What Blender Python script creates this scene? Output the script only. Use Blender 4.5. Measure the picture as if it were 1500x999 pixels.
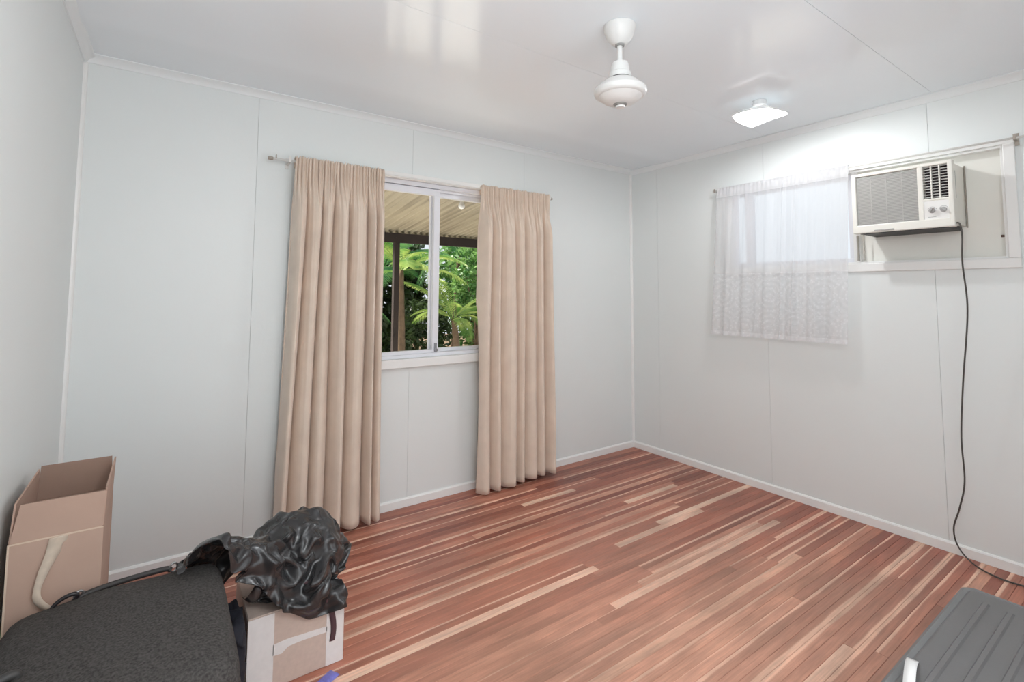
import bpy, bmesh, math, random
from mathutils import Vector, Matrix, noise
PI = math.pi
S = bpy.context.scene
for o in list(bpy.data.objects):
    bpy.data.objects.remove(o)
C = S.collection
random.seed(7)

# ------------------------------------------------------------------ camera
# room: far corner at the origin, window wall y=0, air-conditioner wall x=0, floor z=0
F_PX, CY_PX = 721.9, 379.8
YAW, PITCH, ROLL = 0.61496, 0.06646, 0.00465
CAM = Vector((-3.353, -2.927, 1.3166))
cd = bpy.data.cameras.new('camera')
cam = bpy.data.objects.new('camera', cd)
C.objects.link(cam)
fw = Vector((math.sin(YAW)*math.cos(PITCH), math.cos(YAW)*math.cos(PITCH), math.sin(PITCH)))
r0 = Vector((math.cos(YAW), -math.sin(YAW), 0))
u0 = r0.cross(fw)
rr = math.cos(ROLL)*r0 + math.sin(ROLL)*u0
uu = -math.sin(ROLL)*r0 + math.cos(ROLL)*u0
m3 = Matrix((rr, uu, -fw)).transposed()
cam.matrix_world = Matrix.Translation(CAM) @ m3.to_4x4()
cd.sensor_fit = 'HORIZONTAL'
cd.sensor_width = 36.0
cd.lens = F_PX/1500*36
cd.shift_y = (CY_PX-499.5)/1500
cd.clip_start = 0.02
S.camera = cam

# ------------------------------------------------------------------ world, sun, doorway fill, exposure
w = bpy.data.worlds.new('world')
S.world = w
w.use_nodes = True
nt = w.node_tree
nt.nodes.clear()
bg = nt.nodes.new('ShaderNodeBackground')
bg.inputs[0].default_value = (0.86, 0.93, 1.0, 1)
bg.inputs[1].default_value = 0.85
wo = nt.nodes.new('ShaderNodeOutputWorld')
nt.links.new(bg.outputs[0], wo.inputs[0])
sl = bpy.data.lights.new('sun', 'SUN')
sl.energy = 12.0
sl.angle = 0.3
sl.color = (1, 0.95, 0.85)
so = bpy.data.objects.new('sun', sl)
C.objects.link(so)
so.rotation_euler = Vector((0.5, -0.4, -0.75)).to_track_quat('-Z', 'Y').to_euler()   # high sun from the garden side
# added fill light, out of view in the doorway behind the camera
al = bpy.data.lights.new('doorway_fill', 'AREA')
al.shape = 'RECTANGLE'
al.size, al.size_y = 1.5, 1.95
al.energy = 11
al.color = (0.96, 0.985, 1.0)
ao = bpy.data.objects.new('doorway_fill', al)
C.objects.link(ao)
ao.location = (-2.35, -3.29, 1.06)
ao.rotation_euler = (PI/2, 0, 0)
S.view_settings.view_transform = 'Standard'
S.view_settings.look = 'None'
S.view_settings.gamma = 1
S.view_settings.use_curve_mapping = False
S.view_settings.exposure = 0.20
S.cycles.max_bounces = 10
S.cycles.diffuse_bounces = 6
S.cycles.transparent_max_bounces = 16
S.cycles.sample_clamp_indirect = 6
S.cycles.use_denoising = True
LAMP = Vector((-0.665, -1.52, 2.30))

# ------------------------------------------------------------------ helpers
def srgb(r, g, b):
    f = lambda c: (c/255/12.92) if c/255 <= 0.04045 else ((c/255+0.055)/1.055)**2.4
    return (f(r), f(g), f(b), 1)

MATS = {}
def mat(name, col, rough=0.5, metal=0.0, emit=None, es=0.0, spec=0.5, bump=None, var=None, **kw):
    """principled material; bump=(scale, strength, distance); var=(scale, amount, detail) modulates the colour"""
    if name in MATS:
        return MATS[name]
    m = bpy.data.materials.new(name)
    m.use_nodes = True
    n = m.node_tree.nodes
    l = m.node_tree.links
    b = n['Principled BSDF']
    b.inputs['Base Color'].default_value = col
    b.inputs['Roughness'].default_value = rough
    b.inputs['Metallic'].default_value = metal
    b.inputs['Specular IOR Level'].default_value = spec
    for k, v in kw.items():
        b.inputs[k.replace('_', ' ')].default_value = v
    if emit:
        b.inputs['Emission Color'].default_value = emit
        b.inputs['Emission Strength'].default_value = es
    if bump or var:
        tc = n.new('ShaderNodeTexCoord')
    if bump:
        t = n.new('ShaderNodeTexNoise')
        t.inputs['Scale'].default_value = bump[0]
        t.inputs['Detail'].default_value = 6
        l.new(tc.outputs['Object'], t.inputs['Vector'])
        bp = n.new('ShaderNodeBump')
        bp.inputs['Strength'].default_value = bump[1]
        bp.inputs['Distance'].default_value = bump[2]
        l.new(t.outputs['Fac'], bp.inputs['Height'])
        l.new(bp.outputs[0], b.inputs['Normal'])
    if var:
        t = n.new('ShaderNodeTexNoise')
        t.inputs['Scale'].default_value = var[0]
        t.inputs['Detail'].default_value = var[2] if len(var) > 2 else 4
        l.new(tc.outputs['Object'], t.inputs['Vector'])
        mr = n.new('ShaderNodeMapRange')
        mr.inputs[1].default_value = 0.3
        mr.inputs[2].default_value = 0.7
        mr.inputs[3].default_value = 1-var[1]
        mr.inputs[4].default_value = 1+var[1]
        l.new(t.outputs['Fac'], mr.inputs[0])
        mx = n.new('ShaderNodeVectorMath')
        mx.operation = 'SCALE'
        mx.inputs[0].default_value = col[:3]
        l.new(mr.outputs[0], mx.inputs['Scale'])
        l.new(mx.outputs[0], b.inputs['Base Color'])
    MATS[name] = m
    return m

def mesh_obj(name, bm, m, parent=None, smooth=False):
    bmesh.ops.recalc_face_normals(bm, faces=bm.faces[:])
    me = bpy.data.meshes.new(name)
    bm.to_mesh(me)
    bm.free()
    if smooth:
        me.polygons.foreach_set('use_smooth', [True]*len(me.polygons))
    return link(name, me, m, parent)

def link(name, me, m, parent=None):
    o = bpy.data.objects.new(name, me)
    if m and not me.materials:
        me.materials.append(m)
    C.objects.link(o)
    if parent:
        o.parent = parent
    return o

def smooth_angle(o, deg=35):
    me = o.data
    me.polygons.foreach_set('use_smooth', [True]*len(me.polygons))
    me.set_sharp_from_angle(angle=math.radians(deg))
    return o

def empty(name, loc=(0, 0, 0), rz=0.0):
    o = bpy.data.objects.new(name, None)
    o.location = loc
    o.rotation_euler = (0, 0, rz)
    o.empty_display_size = 0.1
    C.objects.link(o)
    return o

def tag(o, label, cat, group=None):
    o['label'] = label
    o['category'] = cat
    if group:
        o['group'] = group
    return o

def struct(o, label=None):
    o['kind'] = 'structure'
    if label:
        o['label'] = label
    return o

def box(bm, x0, x1, y0, y1, z0, z1, bev=0.0, seg=2):
    t = bmesh.new()
    bmesh.ops.create_cube(t, size=1.0)
    for v in t.verts:
        v.co = Vector(((x0+x1)/2 + v.co.x*(x1-x0), (y0+y1)/2 + v.co.y*(y1-y0), (z0+z1)/2 + v.co.z*(z1-z0)))
    if bev:
        bmesh.ops.bevel(t, geom=t.edges[:], offset=bev, segments=seg, affect='EDGES', profile=0.5)
    merge(bm, t)

def merge(bm, t, mtx=None):
    if mtx:
        t.transform(mtx)
    me = bpy.data.meshes.new('tmp')
    t.to_mesh(me)
    t.free()
    bm.from_mesh(me)
    bpy.data.meshes.remove(me)

def boxo(name, b, m, parent=None, bev=0.0, seg=2):
    bm = bmesh.new()
    box(bm, *b, bev=bev, seg=seg)
    return mesh_obj(name, bm, m, parent)

def lathe(bm, prof, loc=(0, 0, 0), n=40, axis=None):
    """prof: list of (radius, height); around z, or turned so that z points along axis"""
    t = bmesh.new()
    rings = []
    for r, h in prof:
        if r < 1e-6:
            rings.append([t.verts.new((0, 0, h))])
        else:
            rings.append([t.verts.new((r*math.cos(2*PI*k/n), r*math.sin(2*PI*k/n), h)) for k in range(n)])
    for a, b in zip(rings, rings[1:]):
        for k in range(n):
            k2 = (k+1) % n
            if len(a) == 1 and len(b) == 1:
                continue
            if len(a) == 1:
                t.faces.new((a[0], b[k], b[k2]))
            elif len(b) == 1:
                t.faces.new((a[k], a[k2], b[0]))
            else:
                t.faces.new((a[k], a[k2], b[k2], b[k]))
    mtx = Matrix.Translation(loc)
    if axis:
        mtx = mtx @ Vector((0, 0, 1)).rotation_difference(Vector(axis)).to_matrix().to_4x4()
    merge(bm, t, mtx)

def spline(pts, n=8):
    """Catmull-Rom through the points"""
    P = [Vector(p) for p in pts]
    P = [2*P[0]-P[1]] + P + [2*P[-1]-P[-2]]
    out = []
    for i in range(1, len(P)-2):
        for k in range(n):
            t = k/n
            a, b, c, d = P[i-1], P[i], P[i+1], P[i+2]
            out.append(0.5*((2*b)+(c-a)*t+(2*a-5*b+4*c-d)*t*t+(3*b-a-3*c+d)*t**3))
    out.append(P[-2])
    return out

def tube(bm, pts, r, n=8, cap=True):
    pts = [Vector(p) for p in pts]
    rings = []
    up = None
    for i, p in enumerate(pts):
        d = (pts[min(i+1, len(pts)-1)]-pts[max(i-1, 0)]).normalized()
        if up is None:
            up = Vector((0, 0, 1)) if abs(d.z) < 0.9 else Vector((1, 0, 0))
        a = d.cross(up).normalized()
        b = a.cross(d).normalized()
        up = b
        ri = r[i] if isinstance(r, (list, tuple)) else r
        rings.append([bm.verts.new(p+ri*(math.cos(2*PI*k/n)*a+math.sin(2*PI*k/n)*b)) for k in range(n)])
    for A, B in zip(rings, rings[1:]):
        for k in range(n):
            bm.faces.new((A[k], A[(k+1) % n], B[(k+1) % n], B[k]))
    if cap:
        bm.faces.new(rings[0])
        bm.faces.new(rings[-1][::-1])

def grid(bm, P):
    """P[i][j] -> Vector; quads"""
    V = [[bm.verts.new(p) for p in row] for row in P]
    for i in range(len(V)-1):
        for j in range(len(V[0])-1):
            bm.faces.new((V[i][j], V[i+1][j], V[i+1][j+1], V[i][j+1]))
    return V

def extrude_profile(bm, prof, p0, p1, side):
    """sweeps a closed 2D profile (a along side, b along z) from p0 to p1"""
    p0, p1, side = Vector(p0), Vector(p1), Vector(side)
    A = [bm.verts.new(p0+side*a+Vector((0, 0, b))) for a, b in prof]
    B = [bm.verts.new(p1+side*a+Vector((0, 0, b))) for a, b in prof]
    n = len(prof)
    for k in range(n):
        bm.faces.new((A[k], A[(k+1) % n], B[(k+1) % n], B[k]))
    bm.faces.new(A)
    bm.faces.new(B[::-1])

# ------------------------------------------------------------------ materials of the room
W, D, H = 3.692, 3.26, 2.40
M_wall = mat('wall_paint', srgb(230, 234, 233), 0.42, bump=(55, 0.12, 0.002), var=(1.3, 0.012))
M_wallb = mat('wall_backing', srgb(222, 222, 218), 0.6)
M_ceil = mat('ceiling_gloss_paint', srgb(240, 247, 252), 0.14, bump=(1.6, 0.10, 0.02))
M_trim = mat('trim_gloss_paint', srgb(240, 240, 238), 0.3)
M_white = mat('white_enamel', srgb(242, 242, 242), 0.3)
M_alu = mat('white_aluminium', srgb(232, 233, 238), 0.28)
M_glass = mat('window_glass', (1, 1, 1, 1), 0.0, spec=0.5, Transmission_Weight=1.0, IOR=1.01)
M_dark = mat('dark_plastic', srgb(24, 23, 23), 0.5)
M_out = mat('outside_cladding', srgb(205, 203, 196), 0.6)

# ------------------------------------------------------------------ floor of narrow strip boards
def floor_material():
    m = bpy.data.materials.new('polished_strip_timber')
    m.use_nodes = True
    n, l = m.node_tree.nodes, m.node_tree.links
    b = n['Principled BSDF']
    oi = n.new('ShaderNodeObjectInfo')
    tc = n.new('ShaderNodeTexCoord')
    geo = n.new('ShaderNodeNewGeometry')
    def math_(op, a, c, clamp=False):
        q = n.new('ShaderNodeMath')
        q.operation = op
        q.use_clamp = clamp
        for i, v in enumerate((a, c)):
            if isinstance(v, (int, float)):
                q.inputs[i].default_value = v
            else:
                l.new(v, q.inputs[i])
        return q.outputs[0]
    def noise_(scale, vec, detail=4, rough=0.55):
        q = n.new('ShaderNodeTexNoise')
        q.inputs['Scale'].default_value = scale
        q.inputs['Detail'].default_value = detail
        q.inputs['Roughness'].default_value = rough
        l.new(vec, q.inputs['Vector'])
        return q.outputs['Fac']
    def mapping(vec, s):
        q = n.new('ShaderNodeVectorMath')
        q.operation = 'MULTIPLY'
        q.inputs[1].default_value = s
        l.new(vec, q.inputs[0])
        return q.outputs[0]
    off = n.new('ShaderNodeVectorMath')
    off.operation = 'SCALE'
    off.inputs[0].default_value = (37.0, 11.0, 5.0)
    l.new(oi.outputs['Random'], off.inputs['Scale'])
    add = n.new('ShaderNodeVectorMath')
    add.operation = 'ADD'
    l.new(geo.outputs['Position'], add.inputs[0])
    l.new(off.outputs[0], add.inputs[1])
    P = add.outputs[0]
    grain = noise_(1.0, mapping(P, (5, 130, 1)), 5, 0.65)
    blot = noise_(1.0, mapping(P, (3.5, 16, 1)), 3)
    wob = noise_(1.0, mapping(P, (2.2, 3, 1)), 2)
    sep = n.new('ShaderNodeSeparateXYZ')
    l.new(tc.outputs['Object'], sep.inputs[0])
    across = math_('DIVIDE', sep.outputs['Y'], 0.021)
    across = math_('ADD', across, math_('MULTIPLY', math_('SUBTRACT', wob, 0.5), 1.1))
    thr = math_('SUBTRACT', math_('MULTIPLY', oi.outputs['Alpha'], 2.6), 1.2)
    sap = math_('MULTIPLY', math_('SUBTRACT', across, thr), 5.0, True)
    mix = n.new('ShaderNodeMix')
    mix.data_type = 'RGBA'
    l.new(sap, mix.inputs['Factor'])
    l.new(oi.outputs['Color'], mix.inputs['A'])
    mix.inputs['B'].default_value = srgb(230, 188, 164)
    g1 = n.new('ShaderNodeMapRange')
    for i, v in enumerate((0.25, 0.75, 0.80, 1.20)):
        g1.inputs[i+1].default_value = v
    l.new(grain, g1.inputs[0])
    g2 = n.new('ShaderNodeMapRange')
    for i, v in enumerate((0.3, 0.7, 0.80, 1.16)):
        g2.inputs[i+1].default_value = v
    l.new(blot, g2.inputs[0])
    # old traffic stains: darker blotches and paler scuffs with shapes of their own
    stain = noise_(1.0, mapping(geo.outputs['Position'], (1.5, 2.2, 1)), 5, 0.6)
    g3 = n.new('ShaderNodeMapRange')
    for i, v in enumerate((0.38, 0.62, 0.80, 1.10)):
        g3.inputs[i+1].default_value = v
    l.new(stain, g3.inputs[0])
    f = math_('MULTIPLY', math_('MULTIPLY', g1.outputs[0], g2.outputs[0]), g3.outputs[0])
    # reflection sheen painted into the board colour: an irregular pale patch mid-room
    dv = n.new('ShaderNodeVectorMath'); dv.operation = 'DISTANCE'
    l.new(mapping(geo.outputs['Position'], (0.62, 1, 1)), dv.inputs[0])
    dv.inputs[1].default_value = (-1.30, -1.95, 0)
    sheen_dist = math_('ADD', dv.outputs['Value'], math_('MULTIPLY', math_('SUBTRACT', stain, 0.5), 0.9))
    sheen_mask = n.new('ShaderNodeMapRange')
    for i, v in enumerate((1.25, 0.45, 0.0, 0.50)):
        sheen_mask.inputs[i+1].default_value = v
    l.new(sheen_dist, sheen_mask.inputs[0])
    mix_sheen = n.new('ShaderNodeMix'); mix_sheen.data_type = 'RGBA'
    l.new(sheen_mask.outputs[0], mix_sheen.inputs['Factor'])
    l.new(mix.outputs['Result'], mix_sheen.inputs['A'])
    mix_sheen.inputs['B'].default_value = srgb(224, 176, 150)
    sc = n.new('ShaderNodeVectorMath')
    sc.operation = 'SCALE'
    l.new(mix_sheen.outputs['Result'], sc.inputs[0])
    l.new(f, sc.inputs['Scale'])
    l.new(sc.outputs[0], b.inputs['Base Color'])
    rg = n.new('ShaderNodeMapRange')
    for i, v in enumerate((0.3, 0.7, 0.30, 0.46)):
        rg.inputs[i+1].default_value = v
    l.new(stain, rg.inputs[0])
    l.new(rg.outputs[0], b.inputs['Roughness'])
    bp = n.new('ShaderNodeBump')
    bp.inputs['Strength'].default_value = 0.12
    bp.inputs['Distance'].default_value = 0.002
    l.new(grain, bp.inputs['Height'])
    l.new(bp.outputs[0], b.inputs['Normal'])
    return m

M_floor = floor_material()
M_sub = mat('subfloor', srgb(60, 36, 28), 0.8)
floor = struct(boxo('floor', (-W-0.05, 0.05, -D-0.05, 0.05, -0.06, -0.016), M_sub), 'polished narrow strip timber floor in mixed red browns')
BW = 0.042
bmB = bmesh.new()
hw, ch = BW/2-0.0004, 0.0012
extrude_profile(bmB, [(-hw, -0.016), (hw, -0.016), (hw, -ch), (hw-ch, 0), (-hw+ch, 0), (-hw, -ch)], (-0.5, 0, 0), (0.5, 0, 0), (0, 1, 0))
bmesh.ops.recalc_face_normals(bmB, faces=bmB.faces[:])
board_me = bpy.data.meshes.new('floor_board')
bmB.to_mesh(board_me)
bmB.free()
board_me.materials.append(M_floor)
TONES = [(srgb(146, 82, 66), 2), (srgb(158, 94, 76), 4), (srgb(168, 104, 84), 5), (srgb(178, 114, 93), 5), (srgb(190, 128, 106), 4), (srgb(206, 150, 126), 2), (srgb(136, 76, 60), 2)]
BAG = [t for t, k in TONES for _ in range(k)]
LIGHT = srgb(234, 198, 174)
# boards that stand out in the photograph: row centre (m from the window wall) -> pieces (x0, x1, tone, sapwood threshold)
MID, DEEP = srgb(170, 104, 84), srgb(148, 86, 68)
KEY = {
    0.27: [(-3.692, -1.56, DEEP, 0.70), (-1.56, 0, srgb(146, 84, 68), 1)],
    0.40: [(-3.692, -1.48, DEEP, 1), (-1.48, -1.05, LIGHT, 0.5), (-1.05, 0, MID, 1)],
    0.52: [(-3.692, 0, MID, 0.57)],
    0.73: [(-3.692, -0.92, MID, 1), (-0.92, -0.42, LIGHT, 0.55), (-0.42, 0, DEEP, 1)],
    1.01: [(-3.692, -0.98, MID, 1), (-0.98, 0, LIGHT, 0.62)],
    1.06: [(-3.692, -1.365, srgb(176, 108, 88), 1), (-1.365, -0.62, LIGHT, 0.2), (-0.62, 0, MID, 0.8)],
    1.12: [(-3.692, -1.63, DEEP, 0.62), (-1.63, 0, MID, 1)],
    1.16: [(-3.692, -1.60, LIGHT, 0.3), (-1.60, 0, MID, 1)],
    1.21: [(-3.692, -1.645, DEEP, 1), (-1.645, 0, srgb(190, 124, 102), 1)],
    1.38: [(-3.692, -1.53, srgb(184, 120, 98), 0.8), (-1.53, -0.5, srgb(206, 152, 128), 0.5), (-0.5, 0, MID, 1)],
    1.42: [(-3.692, -1.75, srgb(178, 114, 93), 0.8), (-1.75, -0.385, LIGHT, 0.2), (-0.385, 0, DEEP, 1)],
    1.50: [(-3.692, -0.60, MID, 1), (-0.60, 0, MID, 0.58)],
    1.67: [(-3.692, -0.68, srgb(222, 172, 146), 0.7), (-0.68, 0, DEEP, 1)],
    1.76: [(-3.692, 0, srgb(196, 132, 108), 0.6)],
    1.80: [(-3.692, 0, srgb(188, 124, 100), 0.9)],
    1.89: [(-3.692, 0, DEEP, 0.60)],
    1.97: [(-3.692, 0, srgb(158, 94, 74), 0.45)],
    2.06: [(-3.692, -1.2, LIGHT, 0.3), (-1.2, 0, srgb(160, 94, 76), 0.6)],
    2.14: [(-3.692, 0, DEEP, 0.58)],
    2.18: [(-3.692, -1.15, MID, 1), (-1.15, 0, MID, 0.60)],
}
rnd = random.Random(21)
nrow = int(D/BW)+1
for r in range(nrow):
    yc = (r+0.5)*BW
    key = [k for k in KEY if abs(k-yc) <= BW/2]
    if key:
        pieces = KEY[key[0]]
    else:
        cuts = [-W]
        while True:
            x = cuts[-1]+rnd.uniform(1.5, 3.6)
            if x > -0.35:
                break
            cuts.append(x)
        cuts.append(0.0)
        pieces = []
        for a, b_ in zip(cuts, cuts[1:]):
            al_ = rnd.choice([1, 1, 1, 1, 1, 0.70, 0.62, 0.54])
            pieces.append((a, b_, rnd.choice(BAG), al_))
    for a, b_, col, al_ in pieces:
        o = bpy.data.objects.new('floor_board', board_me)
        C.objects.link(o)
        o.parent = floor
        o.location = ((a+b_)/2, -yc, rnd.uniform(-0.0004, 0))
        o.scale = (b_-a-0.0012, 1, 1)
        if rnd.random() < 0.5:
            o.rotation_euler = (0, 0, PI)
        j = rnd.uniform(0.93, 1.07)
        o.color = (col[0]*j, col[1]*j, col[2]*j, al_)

# ------------------------------------------------------------------ ceiling of painted sheets
ceil = struct(boxo('ceiling', (-W-0.1, 0.1, -D-0.1, 0.1, 2.412, 2.50), M_wallb), 'glossy white sheeted ceiling with fine joints')
def ceil_z(y):
    # the old sheets sag to a soft ridge along the first batten, then run nearly level
    d = -y
    a = 2.399-0.020*d/0.42
    b = 2.379+0.014*min(1, max(0, (d-0.42)/0.812))**0.8
    k = 0.004
    h = max(k-abs(a-b), 0)/k
    z = max(a, b) if d < 1.3 else b
    return z-0.25*h*h*k*0 if d >= 1.3 else max(a, b)+h*h*k/4
edges = [0.0, -1.232, -2.120, -3.02, -D]
for a, b_ in zip(edges, edges[1:]):
    bm = bmesh.new()
    n = 40
    rows = []
    for k in range(n+1):
        y = a+(b_-a)*k/n
        if k == 0 and a < -0.5:
            y -= 0.0008
        if k == n and b_ > -D and b_ < -0.5:
            y += 0.0008
        z = ceil_z(y)
        rows.append([Vector((-W, y, z)), Vector((0, y, z)), Vector((0, y, 2.411)), Vector((-W, y, 2.411))])
    V = [[bm.verts.new(p) for p in row] for row in rows]
    for i in range(n):
        for j in range(4):
            bm.faces.new((V[i][j], V[i+1][j], V[i+1][(j+1) % 4], V[i][(j+1) % 4]))
    bm.faces.new(V[0])
    bm.faces.new(V[-1])
    smooth_angle(mesh_obj('ceiling_sheet', bm, M_ceil, ceil))

# ------------------------------------------------------------------ walls of painted sheets
def cut_rects(u0, u1, v0, v1, hole):
    if not hole or hole[1] <= u0 or hole[0] >= u1:
        return [(u0, u1, v0, v1)]
    a, b_, c, d = max(hole[0], u0), min(hole[1], u1), max(hole[2], v0), min(hole[3], v1)
    out = []
    if a > u0: out.append((u0, a, v0, v1))
    if b_ < u1: out.append((b_, u1, v0, v1))
    if c > v0: out.append((a, b_, v0, c))
    if d < v1: out.append((a, b_, d, v1))
    return out

def wall(name, axis, joints, u0, u1, hole=None, label='', inward=-1, pos=0.0):
    """axis 'x': wall runs along x at y=pos; axis 'y': wall runs along y at x=pos. inward: sign of the room side"""
    def put(bm, rect, d0, d1):
        a, b_, c, d = rect
        lo, hi = min(pos+inward*d0, pos+inward*d1), max(pos+inward*d0, pos+inward*d1)
        if axis == 'x':
            box(bm, a, b_, lo, hi, c, d)
        else:
            box(bm, lo, hi, a, b_, c, d)
    bm = bmesh.new()
    for rct in cut_rects(u0, u1, -0.06, 2.45, hole):
        put(bm, rct, -0.10, -0.006)
    root = struct(mesh_obj(name, bm, M_wallb), label)
    js = [u0]+joints+[u1]
    for a, b_ in zip(js, js[1:]):
        bm = bmesh.new()
        g = 0.0007
        for rct in cut_rects(a+(g if a != u0 else 0), b_-(g if b_ != u1 else 0), 0.0, 2.40, hole):
            put(bm, rct, -0.006, 0.0)
        mesh_obj('wall_sheet', bm, M_wall, root)
    return root

WB = (-2.62, -1.20, 0.90, 2.03)          # opening in the window wall (x0,x1,z0,z1)
WR = (-2.372, -0.93, 1.495, 2.052)       # opening in the air-conditioner wall (y0,y1,z0,z1)
DO = (-3.15, -1.55, 0.0, 2.08)           # unseen doorway added behind the camera for the fill light
wb = wall('wall_back', 'x', [-2.969, -2.072, -1.177], -W, 0, WB, 'white sheeted wall with the sliding window', -1, 0.0)
wr = wall('wall_right', 'y', [-2.085, -1.185, -0.285], -D, 0, WR, 'white sheeted wall with the air conditioner', -1, 0.0)
wl = wall('wall_left', 'y', [-1.9], -D, 0, None, 'plain white wall beside the open carton', 1, -W)
wf = wall('wall_front', 'x', [-0.9], -W, 0, DO, 'white wall behind the viewer with an added doorway', 1, -D)

# cornices, skirtings, corner strips
M_corn = mat('cornice_paint', srgb(236, 240, 241), 0.35)
prof = [(0, 0), (0.038, 0), (0.038, -0.006), (0.030, -0.010), (0.018, -0.018), (0.010, -0.030), (0.006, -0.038), (0, -0.038)]
def cornice(name, p0, p1, side):
    bm = bmesh.new()
    extrude_profile(bm, prof, p0, p1, side)
    struct(smooth_angle(mesh_obj(name, bm, M_corn), 50), 'narrow white painted cornice')
cornice('trim_1', (-W, 0, 2.399), (0, 0, 2.399), (0, -1, 0))
for nm, p0, p1, sd in (('trim_2', (0, 0, 0), (0, -D, 0), (-1, 0, 0)), ('trim_3', (-W, 0, 0), (-W, -D, 0), (1, 0, 0))):
    bm = bmesh.new()
    extrude_profile(bm, prof, (p0[0], p0[1], 2.391), (p1[0], p1[1], 2.391), sd)
    box(bm, min(p0[0], p0[0]+sd[0]*0.038), max(p0[0], p0[0]+sd[0]*0.038), -D, 0, 2.3905, 2.401)
    struct(smooth_angle(mesh_obj(nm, bm, M_corn), 50), 'narrow white painted cornice')
for nm, x, sd in (('trim_4', 0, -1), ('trim_5', -W, 1)):
    bm = bmesh.new()
    pr = [(0, 0), (0.016*sd, 0), (0.014*sd, -0.008), (0.008*sd, -0.014), (0, -0.016)]
    A = [bm.verts.new((x+a, b_, 0.0)) for a, b_ in pr]
    B = [bm.verts.new((x+a, b_, 2.362)) for a, b_ in pr]
    for k in range(5):
        bm.faces.new((A[k], A[(k+1) % 5], B[(k+1) % 5], B[k]))
    bm.faces.new(A); bm.faces.new(B[::-1])
    struct(mesh_obj(nm, bm, M_trim), 'white corner strip')
bprof = [(0, 0), (0.012, 0), (0.012, 0.044), (0.006, 0.052), (0, 0.053)]
for nm, p0, p1, sd in (('baseboard_back', (-W, 0, 0.0005), (0, 0, 0.0005), (0, -1, 0)),
                       ('baseboard_right', (0, 0, 0.0005), (0, -D, 0.0005), (-1, 0, 0)),
                       ('baseboard_left', (-W, 0, 0.0005), (-W, -D, 0.0005), (1, 0, 0))):
    bm = bmesh.new()
    extrude_profile(bm, bprof, p0, p1, sd)
    struct(mesh_obj(nm, bm, M_trim), 'low white painted skirting')

# ------------------------------------------------------------------ window_1: sliding aluminium window
w1 = struct(empty('window_1', (-1.91, 0, 0.9)), 'white aluminium sliding window looking out to the palms')
w1p = Matrix.Translation(-Vector(w1.location))
def w1box(name, bs, m, bev=0.002, parent=None):
    bm = bmesh.new()
    for b_ in bs:
        box(bm, *b_, bev=bev)
    o = mesh_obj(name, bm, m, parent or w1)
    if parent is None:
        o.data.transform(w1p)
    else:
        o.data.transform(w1p)
    return o
x0, x1, z0, z1 = WB
w1box('architrave', [(x0-0.045, x1+0.045, -0.016, -0.0005, z1-0.004, z1+0.036), (x0-0.045, x0+0.004, -0.016, -0.0005, z0-0.005, z1-0.004),
                     (x1-0.004, x1+0.045, -0.016, -0.0005, z0-0.005, z1-0.004)], M_trim, 0.003)
w1box('window_sill', [(x0-0.05, x1+0.05, -0.034, -0.0005, 0.846, 0.899), (x0+0.001, x1-0.001, -0.030, 0.10, 0.889, 0.9)], M_trim, 0.004)
w1box('window_frame', [(x0, x1, 0.0, 0.095, z1-0.032, z1), (x0, x1, 0.028, 0.034, z1-0.048, z1-0.03), (x0, x1, 0.0, 0.095, z0, z0+0.022),
                       (x0, x0+0.03, 0.001, 0.094, z0+0.022, z1-0.032), (x1-0.03, x1, 0.001, 0.094, z0+0.022, z1-0.032)], M_alu)
xm = -1.893
zs0, zs1 = z0+0.022, z1-0.036
for i, (a, b_, ya) in enumerate(((x0+0.028, xm+0.026, 0.012), (xm-0.022, x1-0.028, 0.05))):
    st = 0.042 if i == 0 else 0.034
    sa = w1box('sash', [(a, b_, ya, ya+0.028, zs1-0.042, zs1), (a, b_, ya, ya+0.028, zs0, zs0+0.022),
                        (a, a+0.034, ya-0.001, ya+0.027, zs0+0.022, zs1-0.042), (b_-st, b_, ya-0.001, ya+0.027, zs0+0.022, zs1-0.042)], M_alu)
    w1box('pane', [(a+0.03, b_-0.03, ya+0.012, ya+0.016, zs0+0.018, zs1-0.038)], M_glass, 0, sa)
    if i == 0:
        bm = bmesh.new()
        box(bm, b_-0.03, b_-0.014, ya-0.012, ya, zs0+0.006, zs0+0.062, bev=0.003)
        lathe(bm, [(0, 0), (0.010, 0), (0.010, 0.012), (0, 0.014)], (b_-0.022, ya-0.012, zs0+0.018), 14, (0, -1, 0))
        lt = mesh_obj('latch', bm, mat('latch_metal', srgb(150, 150, 152), 0.35, 0.8), sa)
        lt.data.transform(w1p)

# ------------------------------------------------------------------ window_2: high window behind the lace, air conditioner beside it
w2 = struct(empty('window_2', (0, -1.65, 1.495)), 'high white framed window partly boarded in around the air conditioner')
w2p = Matrix.Translation(-Vector(w2.location))
def w2box(name, bs, m, bev=0.002, parent=None):
    bm = bmesh.new()
    for b_ in bs:
        box(bm, *b_, bev=bev)
    o = mesh_obj(name, bm, m, parent or w2)
    o.data.transform(w2p)
    return o
y0, y1, z0, z1 = WR
w2box('architrave', [(-0.016, -0.0005, y0-0.042, y1+0.04, z1, z1+0.03), (-0.016, -0.0005, y0-0.042, y1+0.04, z0-0.05, z0-0.002),
                     (-0.018, -0.0005, y0-0.042, y0, z0-0.002, z1), (-0.016, -0.0005, y1, y1+0.04, z0-0.002, z1)], M_trim, 0.003)
w2box('jamb_lining', [(-0.0005, 0.10, y0, y0+0.012, z0, z1), (-0.0005, 0.10, y1-0.012, y1, z0, z1), (-0.0005, 0.10, y0+0.012, y1-0.012, z1-0.012, z1),
                      (-0.0005, 0.10, y0+0.012, y1-0.012, z0-0.002, z0+0.008)], M_trim, 0.001)
ymull = -1.745
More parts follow.
